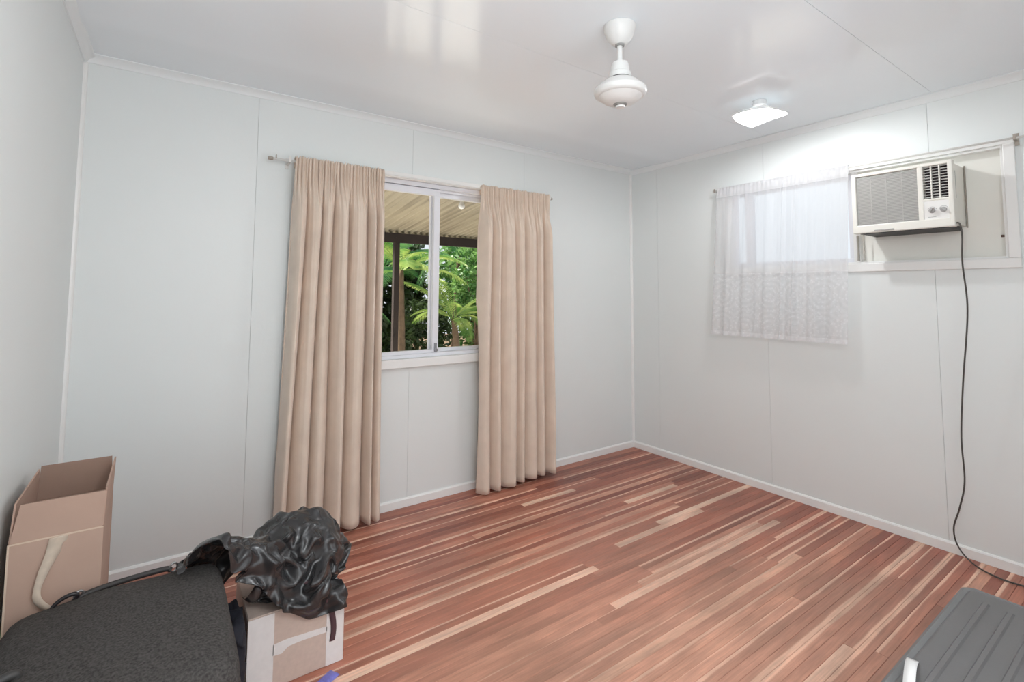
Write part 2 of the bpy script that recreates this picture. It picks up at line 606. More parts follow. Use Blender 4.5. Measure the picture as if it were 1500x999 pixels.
w2box('mullion', [(0.004, 0.07, ymull, ymull+0.035, z0+0.008, z1-0.012)], M_trim)
M_board = mat('painted_infill_board', srgb(232, 231, 224), 0.5, var=(5, 0.03))
w2box('infill_board', [(0.040, 0.052, y0+0.012, ymull, z0+0.008, 1.6465), (0.040, 0.052, y0+0.012, -2.2125, 1.6465, z1-0.012), (0.040, 0.052, -1.7935, ymull, 1.6465, z1-0.012),
                       (0.040, 0.052, -2.2125, -2.1925, 1.6465, 1.6675), (0.040, 0.052, -1.8135, -1.7935, 1.6465, 1.6675), (0.040, 0.052, -2.2125, -1.7935, 1.9785, z1-0.012)], M_board, 0)
w2box('bolt_head', [(0.034, 0.041, -2.352, -2.340, 1.60, 1.612)], mat('rusty_bolt', srgb(96, 70, 60), 0.6), 0.002)
sy0, sy1 = ymull+0.035, y1-0.012
for a, b_ in ((sy0, -1.06), (-1.058, sy1)):
    sa = w2box('sash', [(0.03, 0.055, a, b_, z1-0.045, z1-0.012), (0.03, 0.055, a, b_, z0+0.008, z0+0.035), (0.031, 0.054, a, a+0.03, z0+0.035, z1-0.045),
                        (0.031, 0.054, b_-0.03, b_, z0+0.035, z1-0.045)], M_alu)
    w2box('pane', [(0.041, 0.045, a+0.025, b_-0.025, z0+0.03, z1-0.04)], M_glass, 0, sa)

# ------------------------------------------------------------------ ceiling fan hub (no blades fitted)
FX, FY = -1.888, -1.600
fan = tag(empty('ceiling_fan', (FX, FY, ceil_z(FY))), 'white ceiling fan hub hanging on a short rod without blades', 'ceiling fan')
M_fan = mat('fan_white', srgb(228, 228, 226), 0.35)
M_seam = mat('shadow_gap', srgb(70, 68, 66), 0.6)
zc = ceil_z(FY)
def fanpart(name, prof, m):
    bm = bmesh.new()
    lathe(bm, [(r, z-zc) for r, z in prof], (0, 0, 0), 48)
    return smooth_angle(mesh_obj(name, bm, m, fan), 30)
fanpart('canopy', [(0, zc-0.001), (0.064, zc-0.001), (0.064, zc-0.008), (0.062, zc-0.020), (0.050, zc-0.052), (0.032, zc-0.072), (0.022, zc-0.078), (0, zc-0.078)], M_fan)
fanpart('canopy_ring', [(0, zc-0.076), (0.018, zc-0.076), (0.018, zc-0.085), (0, zc-0.085)], mat('fan_grey', srgb(150, 150, 148), 0.4))
fanpart('down_rod', [(0, zc-0.07), (0.0105, zc-0.07), (0.0105, 2.215), (0, 2.215)], M_fan)
fanpart('yoke_cover', [(0, 2.243), (0.022, 2.243), (0.032, 2.238), (0.036, 2.225), (0.038, 2.200), (0.044, 2.195), (0.045, 2.176), (0.041, 2.172), (0, 2.172)], M_fan)
fanpart('bearing_gap', [(0, 2.174), (0.046, 2.174), (0.046, 2.166), (0, 2.166)], M_seam)
fanpart('motor_housing', [(0, 2.168), (0.050, 2.168), (0.066, 2.162), (0.082, 2.147), (0.086, 2.139), (0.098, 2.134), (0.104, 2.126), (0.104, 2.116), (0.100, 2.107),
                          (0.092, 2.101), (0.086, 2.100), (0.080, 2.094), (0.062, 2.079), (0.040, 2.070), (0, 2.068)], M_fan)
fanpart('bottom_cap', [(0, 2.072), (0.028, 2.0705), (0.024, 2.064), (0.012, 2.061), (0, 2.0605)], mat('fan_cap_grey', srgb(140, 138, 134), 0.4))
fanpart('bottom_button', [(0, 2.0615), (0.019, 2.0615), (0.017, 2.055), (0, 2.054)], M_fan)

# ------------------------------------------------------------------ ceiling lamp: slumped square glass
lz = ceil_z(LAMP.y)
lamp = tag(empty('ceiling_lamp', (LAMP.x, LAMP.y, lz), 0.0), 'glowing ceiling light with a curved square glass shade', 'lamp')
bm = bmesh.new()
lathe(bm, [(0, -0.0005), (0.034, -0.0005), (0.036, -0.006), (0.034, -0.026), (0.02, -0.030), (0, -0.030)], (0, 0, 0), 32)
smooth_angle(mesh_obj('lamp_base', bm, M_white, lamp))
def glow_glass(name, col, rough, es, clear):
    m = mat(name, col, rough, emit=(1, 0.985, 0.96, 1), es=es)
    n, l = m.node_tree.nodes, m.node_tree.links
    tr = n.new('ShaderNodeBsdfTransparent')
    ms = n.new('ShaderNodeMixShader')
    ms.inputs[0].default_value = clear
    l.new(n['Principled BSDF'].outputs[0], ms.inputs[1])
    l.new(tr.outputs[0], ms.inputs[2])
    l.new(ms.outputs[0], n['Material Output'].inputs[0])
    return m
M_shade = glow_glass('frosted_shade', srgb(240, 240, 240), 0.35, 0.06, 0.035)
M_diff = glow_glass('lit_diffuser', (1, 1, 1, 1), 0.5, 5.0, 0.70)
LR = 0.118
def shade_pt(u, v, dz):
    # rounded square, corners drooping, sagging along one diagonal
    r = max(abs(u), abs(v))
    k = 1-0.12*(u*u*v*v)
    x, y = u*LR*k, v*LR*k
    z = -0.030-0.058*(r**1.25)-0.010*u*v+0.010*(u*u-v*v)*0.5
    return Vector((x, y, z+dz))
n = 16
bm = bmesh.new()
G = [[shade_pt(-1+2*i/n, -1+2*j/n, 0) for j in range(n+1)] for i in range(n+1)]
grid(bm, G)
sh = mesh_obj('lamp_shade', bm, M_shade, lamp, True)
md = sh.modifiers.new('thick', 'SOLIDIFY'); md.thickness = 0.004; md.offset = -1
bm = bmesh.new()
def diff_pt(u, v):
    p = shade_pt(u, v, -0.0045)
    r = max(abs(u), abs(v))
    q = shade_pt(u/(r+1e-9), v/(r+1e-9), -0.0045) if r > 1e-6 else p
    zr = q.z if r > 1e-6 else -0.088
    return Vector((p.x*0.985, p.y*0.985, -0.088*(1-r)+zr*r-0.012*math.sqrt(max(0, 1-r*r))))
grid(bm, [[diff_pt(-1+2*i/n, -1+2*j/n) for j in range(n+1)] for i in range(n+1)])
mesh_obj('diffuser', bm, M_diff, lamp, True)
pl = bpy.data.lights.new('ceiling_lamp_light', 'POINT')
pl.energy = 21
pl.color = (0.965, 0.985, 1.0)
pl.shadow_soft_size = 0.028
po = bpy.data.objects.new('ceiling_lamp_light', pl)
C.objects.link(po)
po.parent = lamp
po.location = (0, 0, -0.072)

# opal pendant added as unseen fill light, above and behind the viewer
LB = (-2.92, -2.72)
lz2 = ceil_z(LB[1])
fill_lamp = tag(empty('fill_pendant', (LB[0], LB[1], lz2)), 'added unseen round opal pendant fill light near the doorway wall', 'lamp')
bm = bmesh.new()
lathe(bm, [(0, -0.0005), (0.045, -0.0005), (0.047, -0.015), (0.03, -0.03), (0, -0.03)], (0, 0, 0), 32)
smooth_angle(mesh_obj('lamp_base', bm, M_white, fill_lamp))
bm = bmesh.new()
tube(bm, [(0, 0, -0.02), (0, 0, -0.44)], 0.004, 8)
mesh_obj('lamp_flex', bm, M_white, fill_lamp, True)
bm = bmesh.new()
lathe(bm, [(0.03, -0.43), (0.07, -0.445), (0.105, -0.48), (0.118, -0.53), (0.105, -0.58), (0.07, -0.615), (0, -0.63)], (0, 0, 0), 32)
mesh_obj('fill_globe', bm, glow_glass('fill_globe_glass', (1, 1, 1, 1), 0.4, 1.5, 0.75), fill_lamp, True)
p2 = bpy.data.lights.new('fill_pendant_light', 'POINT')
p2.energy = 29
p2.color = (0.965, 0.985, 1.0)
p2.shadow_soft_size = 0.08
po2 = bpy.data.objects.new('fill_pendant_light', p2)
C.objects.link(po2)
po2.parent = fill_lamp
po2.location = (0, 0, -0.53)

# ------------------------------------------------------------------ curtains
def fabric(name, col, rough=0.85, trans=0.15):
    m = mat(name, col, rough, spec=0.15, bump=(420, 0.15, 0.001), var=(9, 0.05))
    m.node_tree.nodes['Principled BSDF'].inputs['Sheen Weight'].default_value = 0.25
    return m
M_curt = fabric('beige_velour', srgb(222, 205, 189))
M_rod = mat('rod_white', srgb(226, 224, 220), 0.35)
M_dull = mat('rod_end_metal', srgb(168, 160, 150), 0.45, 0.3)

def curtain(name, label, xt0, xt1, xb0, xb1, ztop, zbot, nf, seed, amp=0.045, ybase=-0.085):
    rg = random.Random(seed)
    root = tag(empty(name, ((xb0+xb1)/2, ybase, zbot)), label, 'curtain', 'beige curtains')
    inv = Matrix.Translation(-Vector(root.location))
    # fold positions: uneven widths
    ws = [rg.uniform(0.65, 1.45) for _ in range(nf)]
    cum = [0]
    for q in ws:
        cum.append(cum[-1]+q)
    cum = [c/cum[-1] for c in cum]
    am = [rg.uniform(0.7, 1.1) for _ in range(nf)]
    def fold(u):
        for i in range(nf):
            if u <= cum[i+1] or i == nf-1:
                t = (u-cum[i])/(cum[i+1]-cum[i])
                s = math.sin(PI*t)
                # rounded crest, tight valley
                return (abs(s)**0.55*2-1)*am[i]
    NU, NV = 300, 70
    def pt(u, v):
        # v: 0 top edge .. 1 hem
        sdrop = min(1, max(0, (v-0.032)/0.13))
        sdrop = sdrop*sdrop*(3-2*sdrop)
        e = v**1.15
        xa, xb = xt0+(xb0-xt0)*e, xt1+(xb1-xt1)*e
        us = u+0.012*math.sin(7*u+3*v+seed)*sdrop
        x = xa+(xb-xa)*u
        f = fold(min(1, max(0, us+0.010*math.sin(5*v+9*u+seed))))
        fine = math.sin(2*PI*u*nf*4.1+1.3*math.sin(11*u+seed))+0.5*math.sin(2*PI*u*nf*6.7+seed)
        a_big = amp*sdrop*(0.85+0.25*v)
        a_fin = 0.0085*(1-sdrop)+0.0016*sdrop*(1-v)
        y = ybase-0.0115-0.010*sdrop-a_big*f-a_fin*fine
        # sideways lean of the crests
        x += 0.35*a_big*math.sin(2*PI*us*nf*0.5+seed)*0.35
        z = ztop+(zbot-ztop)*v
        if v < 0.02:
            z += 0.006*math.sin(2*PI*u*nf*5.3+seed)*(1-v/0.02)
        # the valleys press flat before they reach the sill and the skirting
        lim = -0.048
        if y > lim-0.012:
            y = lim-0.012*math.exp(-(y-lim+0.012)/0.012)
        z += 0.010*v*v*math.sin(3.1*u+seed)
        return Vector((x, y, z))
    bm = bmesh.new()
    def back(u, k):
        # the pocket goes over the rod and a little way down behind it
        p = pt(u, 0)
        g = 0.0015*math.sin(2*PI*u*nf*4.1)
        return Vector((p.x, ybase+0.019+g, ztop-(0.058, 0.040, 0.010)[k])) if k < 3 else Vector((p.x, ybase+0.012, p.z-0.002))
    grid(bm, [[back(i/NU, k) for k in range(4)]+[pt(i/NU, (j/NV)**1.3) for j in range(NV+1)] for i in range(NU+1)])
    c = mesh_obj('drape', bm, M_curt, root, True)
    c.data.transform(inv)
    md = c.modifiers.new('thick', 'SOLIDIFY'); md.thickness = 0.003; md.offset = 0
    # stitched header band and hem as narrow strips that follow the drape
    for nm, va, vb in (('header_tape', 0.030, 0.040),):
        bm = bmesh.new()
        grid(bm, [[pt(i/NU, va+(vb-va)*j/2)+Vector((0, -0.0025, 0)) for j in range(3)] for i in range(NU+1)])
        h = mesh_obj(nm, bm, M_curt, root, True)
        h.data.transform(inv)
    return root
curtain('curtain', 'wide beige floor length curtain hanging behind the black bag', -2.795, -2.293, -2.845, -2.285, 2.046, 0.035, 7, 3, 0.060)
curtain('curtain', 'beige floor length curtain between the sliding window and the room corner', -1.606, -1.012, -1.628, -0.985, 2.042, 0.022, 7, 11, 0.058)

rod = tag(empty('curtain_rod', (-1.95, -0.0785, 2.022)), 'thin white rod above the sliding window carrying the beige curtains', 'curtain rod')
bm = bmesh.new()
tube(bm, [(-0.965, 0, 0), (0.965, 0, 0)], 0.0065, 12)
mesh_obj('rod_tube', bm, M_rod, rod, True)
for x in (-0.955, 0.955):
    bm = bmesh.new()
    lathe(bm, [(0, -0.012), (0.009, -0.012), (0.011, 0), (0.009, 0.012), (0, 0.014)], (x+math.copysign(0.01, x), 0, 0), 16, (math.copysign(1, x), 0, 0))
    mesh_obj('rod_end', bm, M_dull, rod, True)
for x in (-0.87, 0.952):
    bm = bmesh.new()
    box(bm, x-0.006, x+0.006, -0.004, 0.078, -0.010, -0.006)
    box(bm, x-0.009, x+0.009, 0.0715, 0.078, -0.03, 0.03, bev=0.002)
    box(bm, x-0.006, x+0.006, -0.012, -0.006, -0.010, 0.022)
    mesh_obj('rod_bracket', bm, M_rod, rod)
bm = bmesh.new()
box(bm, -0.94, -0.936, -0.008, 0.008, 0.004, 0.022)
mesh_obj('rod_hook', bm, M_dull, rod)

# lace curtain on the right wall
def lace_material():
    m = bpy.data.materials.new('white_lace')
    m.use_nodes = True
    n, l = m.node_tree.nodes, m.node_tree.links
    n.clear()
    out = n.new('ShaderNodeOutputMaterial')
    tr = n.new('ShaderNodeBsdfTransparent')
    df = n.new('ShaderNodeBsdfDiffuse'); df.inputs[0].default_value = srgb(240, 240, 242)
    tl = n.new('ShaderNodeBsdfTranslucent'); tl.inputs[0].default_value = srgb(240, 240, 242)
    m1 = n.new('ShaderNodeMixShader'); m1.inputs[0].default_value = 0.45
    l.new(df.outputs[0], m1.inputs[1]); l.new(tl.outputs[0], m1.inputs[2])
    at = n.new('ShaderNodeAttribute'); at.attribute_name = 'lace'       # r: along, g: height above the hem (metres)
    sep = n.new('ShaderNodeSeparateXYZ'); l.new(at.outputs['Vector'], sep.inputs[0])
    def mt(op, a, b=0.0, clamp=False):
        q = n.new('ShaderNodeMath'); q.operation = op; q.use_clamp = clamp
        for i, v in enumerate((a, b)):
            if isinstance(v, (int, float)): q.inputs[i].default_value = v
            else: l.new(v, q.inputs[i])
        return q.outputs[0]
    u, h = sep.outputs[0], sep.outputs[1]
    # scalloped arcs: distance from repeating centres, ringed
    fu = mt('SUBTRACT', mt('FRACT', mt('DIVIDE', u, 0.17)), 0.5)
    fh = mt('SUBTRACT', mt('FRACT', mt('ADD', mt('DIVIDE', h, 0.21), 0.15)), 0.5)
    rad = mt('SQRT', mt('ADD', mt('POWER', mt('MULTIPLY', fu, 0.17), 2.0), mt('POWER', mt('MULTIPLY', fh, 0.21), 2.0)))
    ring = mt('ADD', mt('MULTIPLY', mt('SINE', mt('MULTIPLY', rad, 190.0)), 0.5), 0.5)
    vo = n.new('ShaderNodeTexVoronoi'); vo.inputs['Scale'].default_value = 60
    l.new(at.outputs['Vector'], vo.inputs['Vector'])
    dots = mt('LESS_THAN', vo.outputs['Distance'], 0.33)
    lace = mt('ADD', 0.62, mt('ADD', mt('MULTIPLY', ring, 0.055), mt('MULTIPLY', dots, 0.08)))
    band = mt('LESS_THAN', h, 0.43)
    hem = mt('LESS_THAN', h, 0.028)
    pocket = mt('GREATER_THAN', h, 0.985)
    plain = mt('ADD', 0.50, mt('MULTIPLY', pocket, 0.3))
    a = mt('ADD', mt('MULTIPLY', band, lace), mt('MULTIPLY', mt('SUBTRACT', 1.0, band), plain))
    a = mt('ADD', a, mt('MULTIPLY', hem, 0.12), True)
    m2 = n.new('ShaderNodeMixShader')
    l.new(a, m2.inputs[0]); l.new(tr.outputs[0], m2.inputs[1]); l.new(m1.outputs[0], m2.inputs[2])
    l.new(m2.outputs[0], out.inputs[0])
    return m
lace_root = tag(empty('lace_curtain', (-0.085, -1.28, 1.02)), 'short sheer white curtain with a patterned lace lower band', 'curtain')
NU, NV = 200, 46
def lace_pt(u, v):
    e = v
    ya, yb = -0.880+0.045*e, -1.728+0.030*e
    y = ya+(yb-ya)*u
    ztop = 2.078
    z = ztop+(1.022-ztop)*v
    s = min(1, v/0.08)
    f = 0.010*math.sin(2*PI*(7*u+0.35*math.sin(6*u)))+0.007*math.sin(2*PI*11.3*u+1.0)
    # two deep pleats
    for c, wd, dp in ((0.56, 0.012, 0.028), (0.655, 0.012, 0.034), (0.76, 0.02, 0.022), (0.12, 0.02, 0.02)):
        f += dp*math.exp(-((u-c)/wd)**2)*0.9
    f2 = 0.003*math.sin(2*PI*31*u+2*math.sin(9*u))
    x = -0.0755-0.032*v-(f*s*(0.35+0.65*v))-f2*(1-0.8*s)
    return Vector((x, y, z))
bm = bmesh.new()
lay = bm.verts.layers.float_vector.new('lace')
def lace_back(i, k):
    p = lace_pt(i/NU, 0)
    return Vector(((-0.058, -0.058, -0.064)[k], p.y, (2.030, 2.070, 2.0775)[k]))
PTS = [[lace_back(i, k) for k in range(3)]+[lace_pt(i/NU, j/NV) for j in range(NV+1)] for i in range(NU+1)]
V = grid(bm, PTS)
for i in range(NU+1):
    for j in range(NV+4):
        V[i][j][lay] = (0.90*i/NU, (1-max(0, j-3)/NV)*1.056, 0)
lc = mesh_obj('lace_panel', bm, lace_material(), lace_root, True)
lc.data.transform(Matrix.Translation(-Vector(lace_root.location)))

rod2 = tag(empty('lace_curtain_rod', (-0.066, -1.66, 2.062)), 'thin white rod across the high window holding the lace', 'curtain rod')
bm = bmesh.new()
tube(bm, [(0, 0.815, 0), (0, -0.93, 0)], 0.005, 10)
mesh_obj('rod_tube', bm, M_rod, rod2, True)
for y in (0.80, -0.765):
    bm = bmesh.new()
    box(bm, -0.004, 0.0655 if y > 0 else 0.048, y-0.005, y+0.005, -0.010, -0.006)
    x_ = 0.060 if y > 0 else 0.043
    box(bm, x_, x_+0.0055, y-0.008, y+0.008, -0.03, 0.03, bev=0.0015)
    box(bm, -0.009, -0.005, y-0.005, y+0.005, -0.010, 0.016)
    mesh_obj('rod_bracket', bm, M_dull, rod2)

# ------------------------------------------------------------------ air conditioner
ac = tag(empty('air_conditioner', (-0.2, -2.005, 1.645)), 'old white window air conditioner set in a boarded window', 'air conditioner')
acp = Matrix.Translation(-Vector(ac.location))
def acpart(name, bs, m, bev=0.003, parent=None, seg=2):
    bm = bmesh.new()
    for b_ in bs:
        box(bm, *b_, bev=bev, seg=seg)
    o = mesh_obj(name, bm, m, parent or ac)
    o.data.transform(acp)
    return o
M_ac = mat('aged_white_plastic', srgb(236, 234, 226), 0.4)
M_acg = mat('filter_grey', srgb(168, 166, 164), 0.6)
M_acs = mat('filter_slat_grey', srgb(196, 194, 191), 0.5)
M_vent = mat('vent_dark', srgb(46, 36, 40), 0.6)
Y0, Y1, Z0, Z1 = -2.222, -1.784, 1.650, 1.984
acpart('casing', [(-0.155, 0.30, Y0+0.010, Y1-0.010, Z0+0.018, Z1-0.006)], M_ac, 0.004)
acpart('front_bezel', [(-0.2, -0.155, Y1-0.022, Y1, Z0, Z1), (-0.2, -0.155, Y0, Y0+0.020, Z0, Z1), (-0.2, -0.155, Y0+0.015, Y1-0.015, Z1-0.018, Z1),
                       (-0.2, -0.155, Y0+0.015, Y1-0.015, Z0, Z0+0.044), (-0.198, -0.155, -2.104, -2.080, Z0+0.03, Z1-0.01), (-0.196, -0.155, Y0+0.015, -2.10, 1.786, 1.800)], M_ac, 0.005)
fg = acpart('filter_screen', [(-0.182, -0.176, -2.083, -1.803, 1.69, 1.970)], M_acg, 0)
for k in range(3):
    acpart('grille_bar', [(-0.1915, -0.187, -2.083+0.28*(k+1)/4-0.0012, -2.083+0.28*(k+1)/4+0.0012, 1.692, 1.968)], M_acs, 0, fg) if k < 3 else None
for k in range(34):
    z = 1.697+k*0.0080
    acpart('grille_slat', [(-0.1905, -0.183, -2.083, -1.803, z-0.0024, z+0.0024)], M_acs, 0, fg)
vb = acpart('vent_well', [(-0.160, -0.157, -2.203, -2.102, 1.80, 1.968)], M_vent, 0)
for k in range(12):
    z = 1.806+k*0.0142
    acpart('louvre', [(-0.191, -0.180, -2.203, -2.102, z-0.0016, z+0.0016)], M_acs, 0, vb)
for y in (-2.169, -2.136):
    acpart('vent_rib', [(-0.194, -0.178, y-0.0025, y+0.0025, 1.80, 1.968)], M_ac, 0, vb)
cp = acpart('control_panel', [(-0.194, -0.157, -2.203, -2.102, 1.692, 1.787)], mat('panel_white', srgb(240, 239, 236), 0.35), 0.002)
for y in (-2.135, -2.180):
    bm = bmesh.new()
    lathe(bm, [(0, 0), (0.0135, 0), (0.012, 0.010), (0, 0.011)], (-0.194, y, 1.738), 20, (-1, 0, 0))
    t = bmesh.new()
    box(t, -0.013, 0.0, -0.0028, 0.0028, -0.0125, 0.0125, bev=0.001)
    merge(bm, t, Matrix.Translation((-0.203, y, 1.738)) @ Matrix.Rotation(0.5 if y > -2.15 else -0.9, 4, 'X'))
    o = mesh_obj('knob', bm, mat('knob_grey', srgb(176, 174, 172), 0.4), cp)
    o.data.transform(acp)
M_mark = mat('panel_print', srgb(150, 150, 150), 0.5)
for y in (-2.135, -2.180):
    bm = bmesh.new()
    P = []
    for k in range(15):
        a = PI*(0.1+0.8*k/14)
        P.append([Vector((-0.1945, y+r_*math.cos(a), 1.738+r_*math.sin(a))) for r_ in (0.0175, 0.0190)])
    grid(bm, P)
    o = mesh_obj('dial_scale', bm, M_mark, cp)
    o.data.transform(acp)
acpart('name_strip', [(-0.1946, -0.1938, -2.150, -2.118, 1.7035, 1.7055)], M_mark, 0, cp)
acpart('pull_lip', [(-0.204, -0.19, -1.975, -1.885, 1.656, 1.664)], mat('lip_grey', srgb(170, 168, 164), 0.5), 0.002)
acpart('base_tray', [(-0.185, 0.06, Y0+0.03, Y1-0.03, 1.647, 1.670)], M_dark, 0.001)
acpart('side_louvre', [(-0.13, -0.126, Y0+0.0088, Y0+0.0105, 1.80, 1.94), (-0.115, -0.111, Y0+0.0088, Y0+0.0105, 1.80, 1.94)], M_acg, 0)
acpart('seal_strip', [(0.034, 0.0395, Y0+0.002, Y0+0.008, 1.66, 1.985)], mat('old_sealant', srgb(150, 142, 132), 0.8), 0.001)
acpart('support_bracket', [(-0.022, -0.017, -1.775, -1.768, 1.51, 1.66), (-0.022, 0.0, -1.742, -1.735, 1.51, 1.66)], mat('bracket_grey', srgb(176, 172, 164), 0.5), 0.001)

# power cord
cordpts = [(-0.165, -2.214, 1.668), (-0.190, -2.236, 1.660), (-0.190, -2.243, 1.600), (-0.165, -2.233, 1.468), (-0.120, -2.232, 1.235), (-0.100, -2.196, 0.878),
           (-0.085, -2.175, 0.608), (-0.08, -2.177, 0.395), (-0.075, -2.151, 0.255), (-0.065, -2.122, 0.146), (-0.060, -2.135, 0.060), (-0.095, -2.200, 0.012),
           (-0.135, -2.30, 0.0055), (-0.13, -2.42, 0.0055), (-0.18, -2.60, 0.0055)]
bm = bmesh.new()
tube(bm, spline(cordpts, 10), 0.0036, 8)
tag(mesh_obj('power_cord', bm, mat('cord_grey', srgb(74, 70, 66), 0.5), None, True), 'dark grey power cord hanging from the air conditioner to the floor', 'cord')

# ------------------------------------------------------------------ open carton by the left wall
M_card = mat('cardboard', srgb(188, 159, 143), 0.8, spec=0.2, var=(7, 0.05), bump=(260, 0.08, 0.001))
M_cardd = mat('cardboard_inside', srgb(156, 130, 116), 0.85, spec=0.15, var=(7, 0.05))
M_edge = mat('cardboard_edge', srgb(214, 192, 172), 0.8)
M_tape = mat('clear_tape', srgb(208, 190, 172), 0.25, var=(40, 0.08))
CX0, CX1, CY0, CY1, CZ = -3.670, -3.467, -1.000, -0.650, 0.620
ct = tag(empty('open_carton', ((CX0+CX1)/2, (CY0+CY1)/2, 0.0005)), 'tall brown cardboard carton standing open with its flaps up', 'cardboard box')
ctp = Matrix.Translation(-Vector(ct.location))
def cpart(name, bs, m, parent=None):
    bm = bmesh.new()
    for b_ in bs:
        box(bm, *b_)
    o = mesh_obj(name, bm, m, parent or ct)
    o.data.transform(ctp)
    return o
T = 0.005
body = cpart('carton_body', [(CX0, CX1, CY0, CY0+T, 0.0005, CZ), (CX0, CX1, CY1-T, CY1, 0.0005, CZ), (CX0, CX0+T, CY0+T, CY1-T, 0.0005, CZ),
                             (CX1-T, CX1, CY0+T, CY1-T, 0.0005, CZ), (CX0+T, CX1-T, CY0+T, CY1-T, 0.0005, 0.006)], M_card)
def flap(name, p0, p1, rise, m):
    """panel from the fold line p0-p1 rising by the vector"""
    p0, p1, rise = Vector(p0), Vector(p1), Vector(rise)
    nrm = (p1-p0).cross(rise).normalized()*0.0022
    t = 0.006*(p1-p0).normalized()
    bm = bmesh.new()
    A = [p0, p1, p1+rise-t, p0+rise+t]
    f_ = [bm.verts.new(q+nrm) for q in A]
    b_ = [bm.verts.new(q-nrm) for q in A]
    bm.faces.new(f_); bm.faces.new(b_[::-1])
    for k in range(4):
        bm.faces.new((f_[k], f_[(k+1) % 4], b_[(k+1) % 4], b_[k]))
    o = mesh_obj(name, bm, m, ct)
    o.data.transform(ctp)
    return o
flap('flap', (CX0+0.003, CY0+T/2, CZ+0.001), (CX1-0.003, CY0+T/2, CZ+0.001), (0.012, -0.004, 0.103), M_card)
flap('flap', (CX0+0.003, CY1-T/2, CZ+0.001), (CX1-0.003, CY1-T/2, CZ+0.001), (0, 0.020, 0.106), M_cardd)
flap('flap', (CX1-T/2, CY0+0.006, CZ+0.001), (CX1-T/2, CY1-0.003, CZ+0.001), (0.004, 0, 0.108), M_card)
flap('flap', (CX0+T/2, CY0+0.006, CZ+0.001), (CX0+T/2, CY1-0.003, CZ+0.001), (0.006, 0, 0.104), M_card)
cpart('fold_edge', [(CX0, CX1, CY0-0.0006, CY0+0.001, CZ-0.0025, CZ+0.0015)], M_edge)
cpart('corner_edge', [(CX0-0.0004, CX0+0.004, CY0-0.0008, CY0, 0.001, CZ)], M_edge)
# loose strip of packing tape, twisted
def ribbon(bm, pts, wid, wdir, n=8):
    c = spline(pts, n)
    P = []
    for i, p in enumerate(c):
        t = i/(len(c)-1)
        wv = Vector(wdir(t))*wid(t)/2
        P.append([p-wv, p, p+wv])
    grid(bm, P)
bm = bmesh.new()
yf = CY0-0.003
def on_front(px, pz, dy=0.0):
    return (px, yf-dy, pz)
ribbon(bm, [on_front(-3.565, 0.618), on_front(-3.572, 0.585), on_front(-3.592, 0.53, 0.008), on_front(-3.602, 0.478, 0.016), on_front(-3.585, 0.44, 0.012), on_front(-3.545, 0.405, 0.008), on_front(-3.52, 0.385, 0.006)],
       lambda t: 0.040 if t < 0.12 else 0.040-0.022*min(1, (t-0.12)*3), lambda t: (math.cos(0.9*t), 0.25*math.sin(6*t), math.sin(0.9*t)), 8)
o = mesh_obj('packing_tape', bm, M_tape, ct, True)
o.data.transform(ctp)
md = o.modifiers.new('thick', 'SOLIDIFY'); md.thickness = 0.0006

# ------------------------------------------------------------------ dark fabric suitcase
def fabric_case(name):
    return mat(name, srgb(72, 69, 67), 0.9, spec=0.2, bump=(260, 0.5, 0.003), var=(170, 0.4, 2))
M_case = fabric_case('charcoal_case_fabric')
M_caseb = mat('case_piping', srgb(40, 38, 38), 0.6)
SX0, SX1, SY0, SY1, SZ = -3.660, -3.160, -1.585, -1.014, 0.462
sc_ = tag(empty('suitcase', ((SX0+SX1)/2, (SY0+SY1)/2, 0.0005)), 'large charcoal fabric suitcase in front of the open carton', 'suitcase')
scp = Matrix.Translation(-Vector(sc_.location))
bm = bmesh.new()
nx, ny, nz = 22, 28, 14
def case_pt(d):
    # superellipsoid-like rounded block; d is a point on the unit cube surface in [-1,1]^3
    x, y, z = d
    ex = 11.0
    r = (abs(x)**ex+abs(y)**ex+abs(z)**ex)**(1/ex)
    return Vector((x/r, y/r, z/r))
bmesh.ops.create_cube(bm, size=2.0)
bmesh.ops.subdivide_edges(bm, edges=bm.edges[:], cuts=19, use_grid_fill=True)
for v in bm.verts:
    q = case_pt(v.co)
    X = (SX0+SX1)/2+q.x*(SX1-SX0)/2
    Y = (SY0+SY1)/2+q.y*(SY1-SY0)/2
    Z = SZ/2+q.z*SZ/2
    if q.z > 0.8:
        Z += 0.010*(1-(q.x/1.0)**2)*(1-(q.y)**2)
        Z += 0.006*noise.noise(Vector((X*7, Y*7, 3)))
        # the case slumps towards its wall end
        Z -= 0.030*max(0, -q.x-0.3)*0.8
    X += 0.004*noise.noise(Vector((Y*6, Z*6, 9)))
    v.co = (X, Y, max(0.001, Z))
cb = mesh_obj('case_body', bm, M_case, sc_, True)
cb.data.transform(scp)
def loop_pts(z, ins, n=96):
    out = []
    for k in range(n+1):
        a = 2*PI*k/n
        c, s = math.cos(a), math.sin(a)
        e = 11.0
        r = (abs(c)**e+abs(s)**e)**(-1/e)
        out.append(((SX0+SX1)/2+c*r*((SX1-SX0)/2-ins), (SY0+SY1)/2+s*r*((SY1-SY0)/2-ins), z))
    return out
for z in (0.36,):
    bm = bmesh.new()
    tube(bm, loop_pts(z, -0.0005), 0.004, 8, False)
    o = mesh_obj('piping', bm, M_caseb, sc_, True)
    o.data.transform(scp)
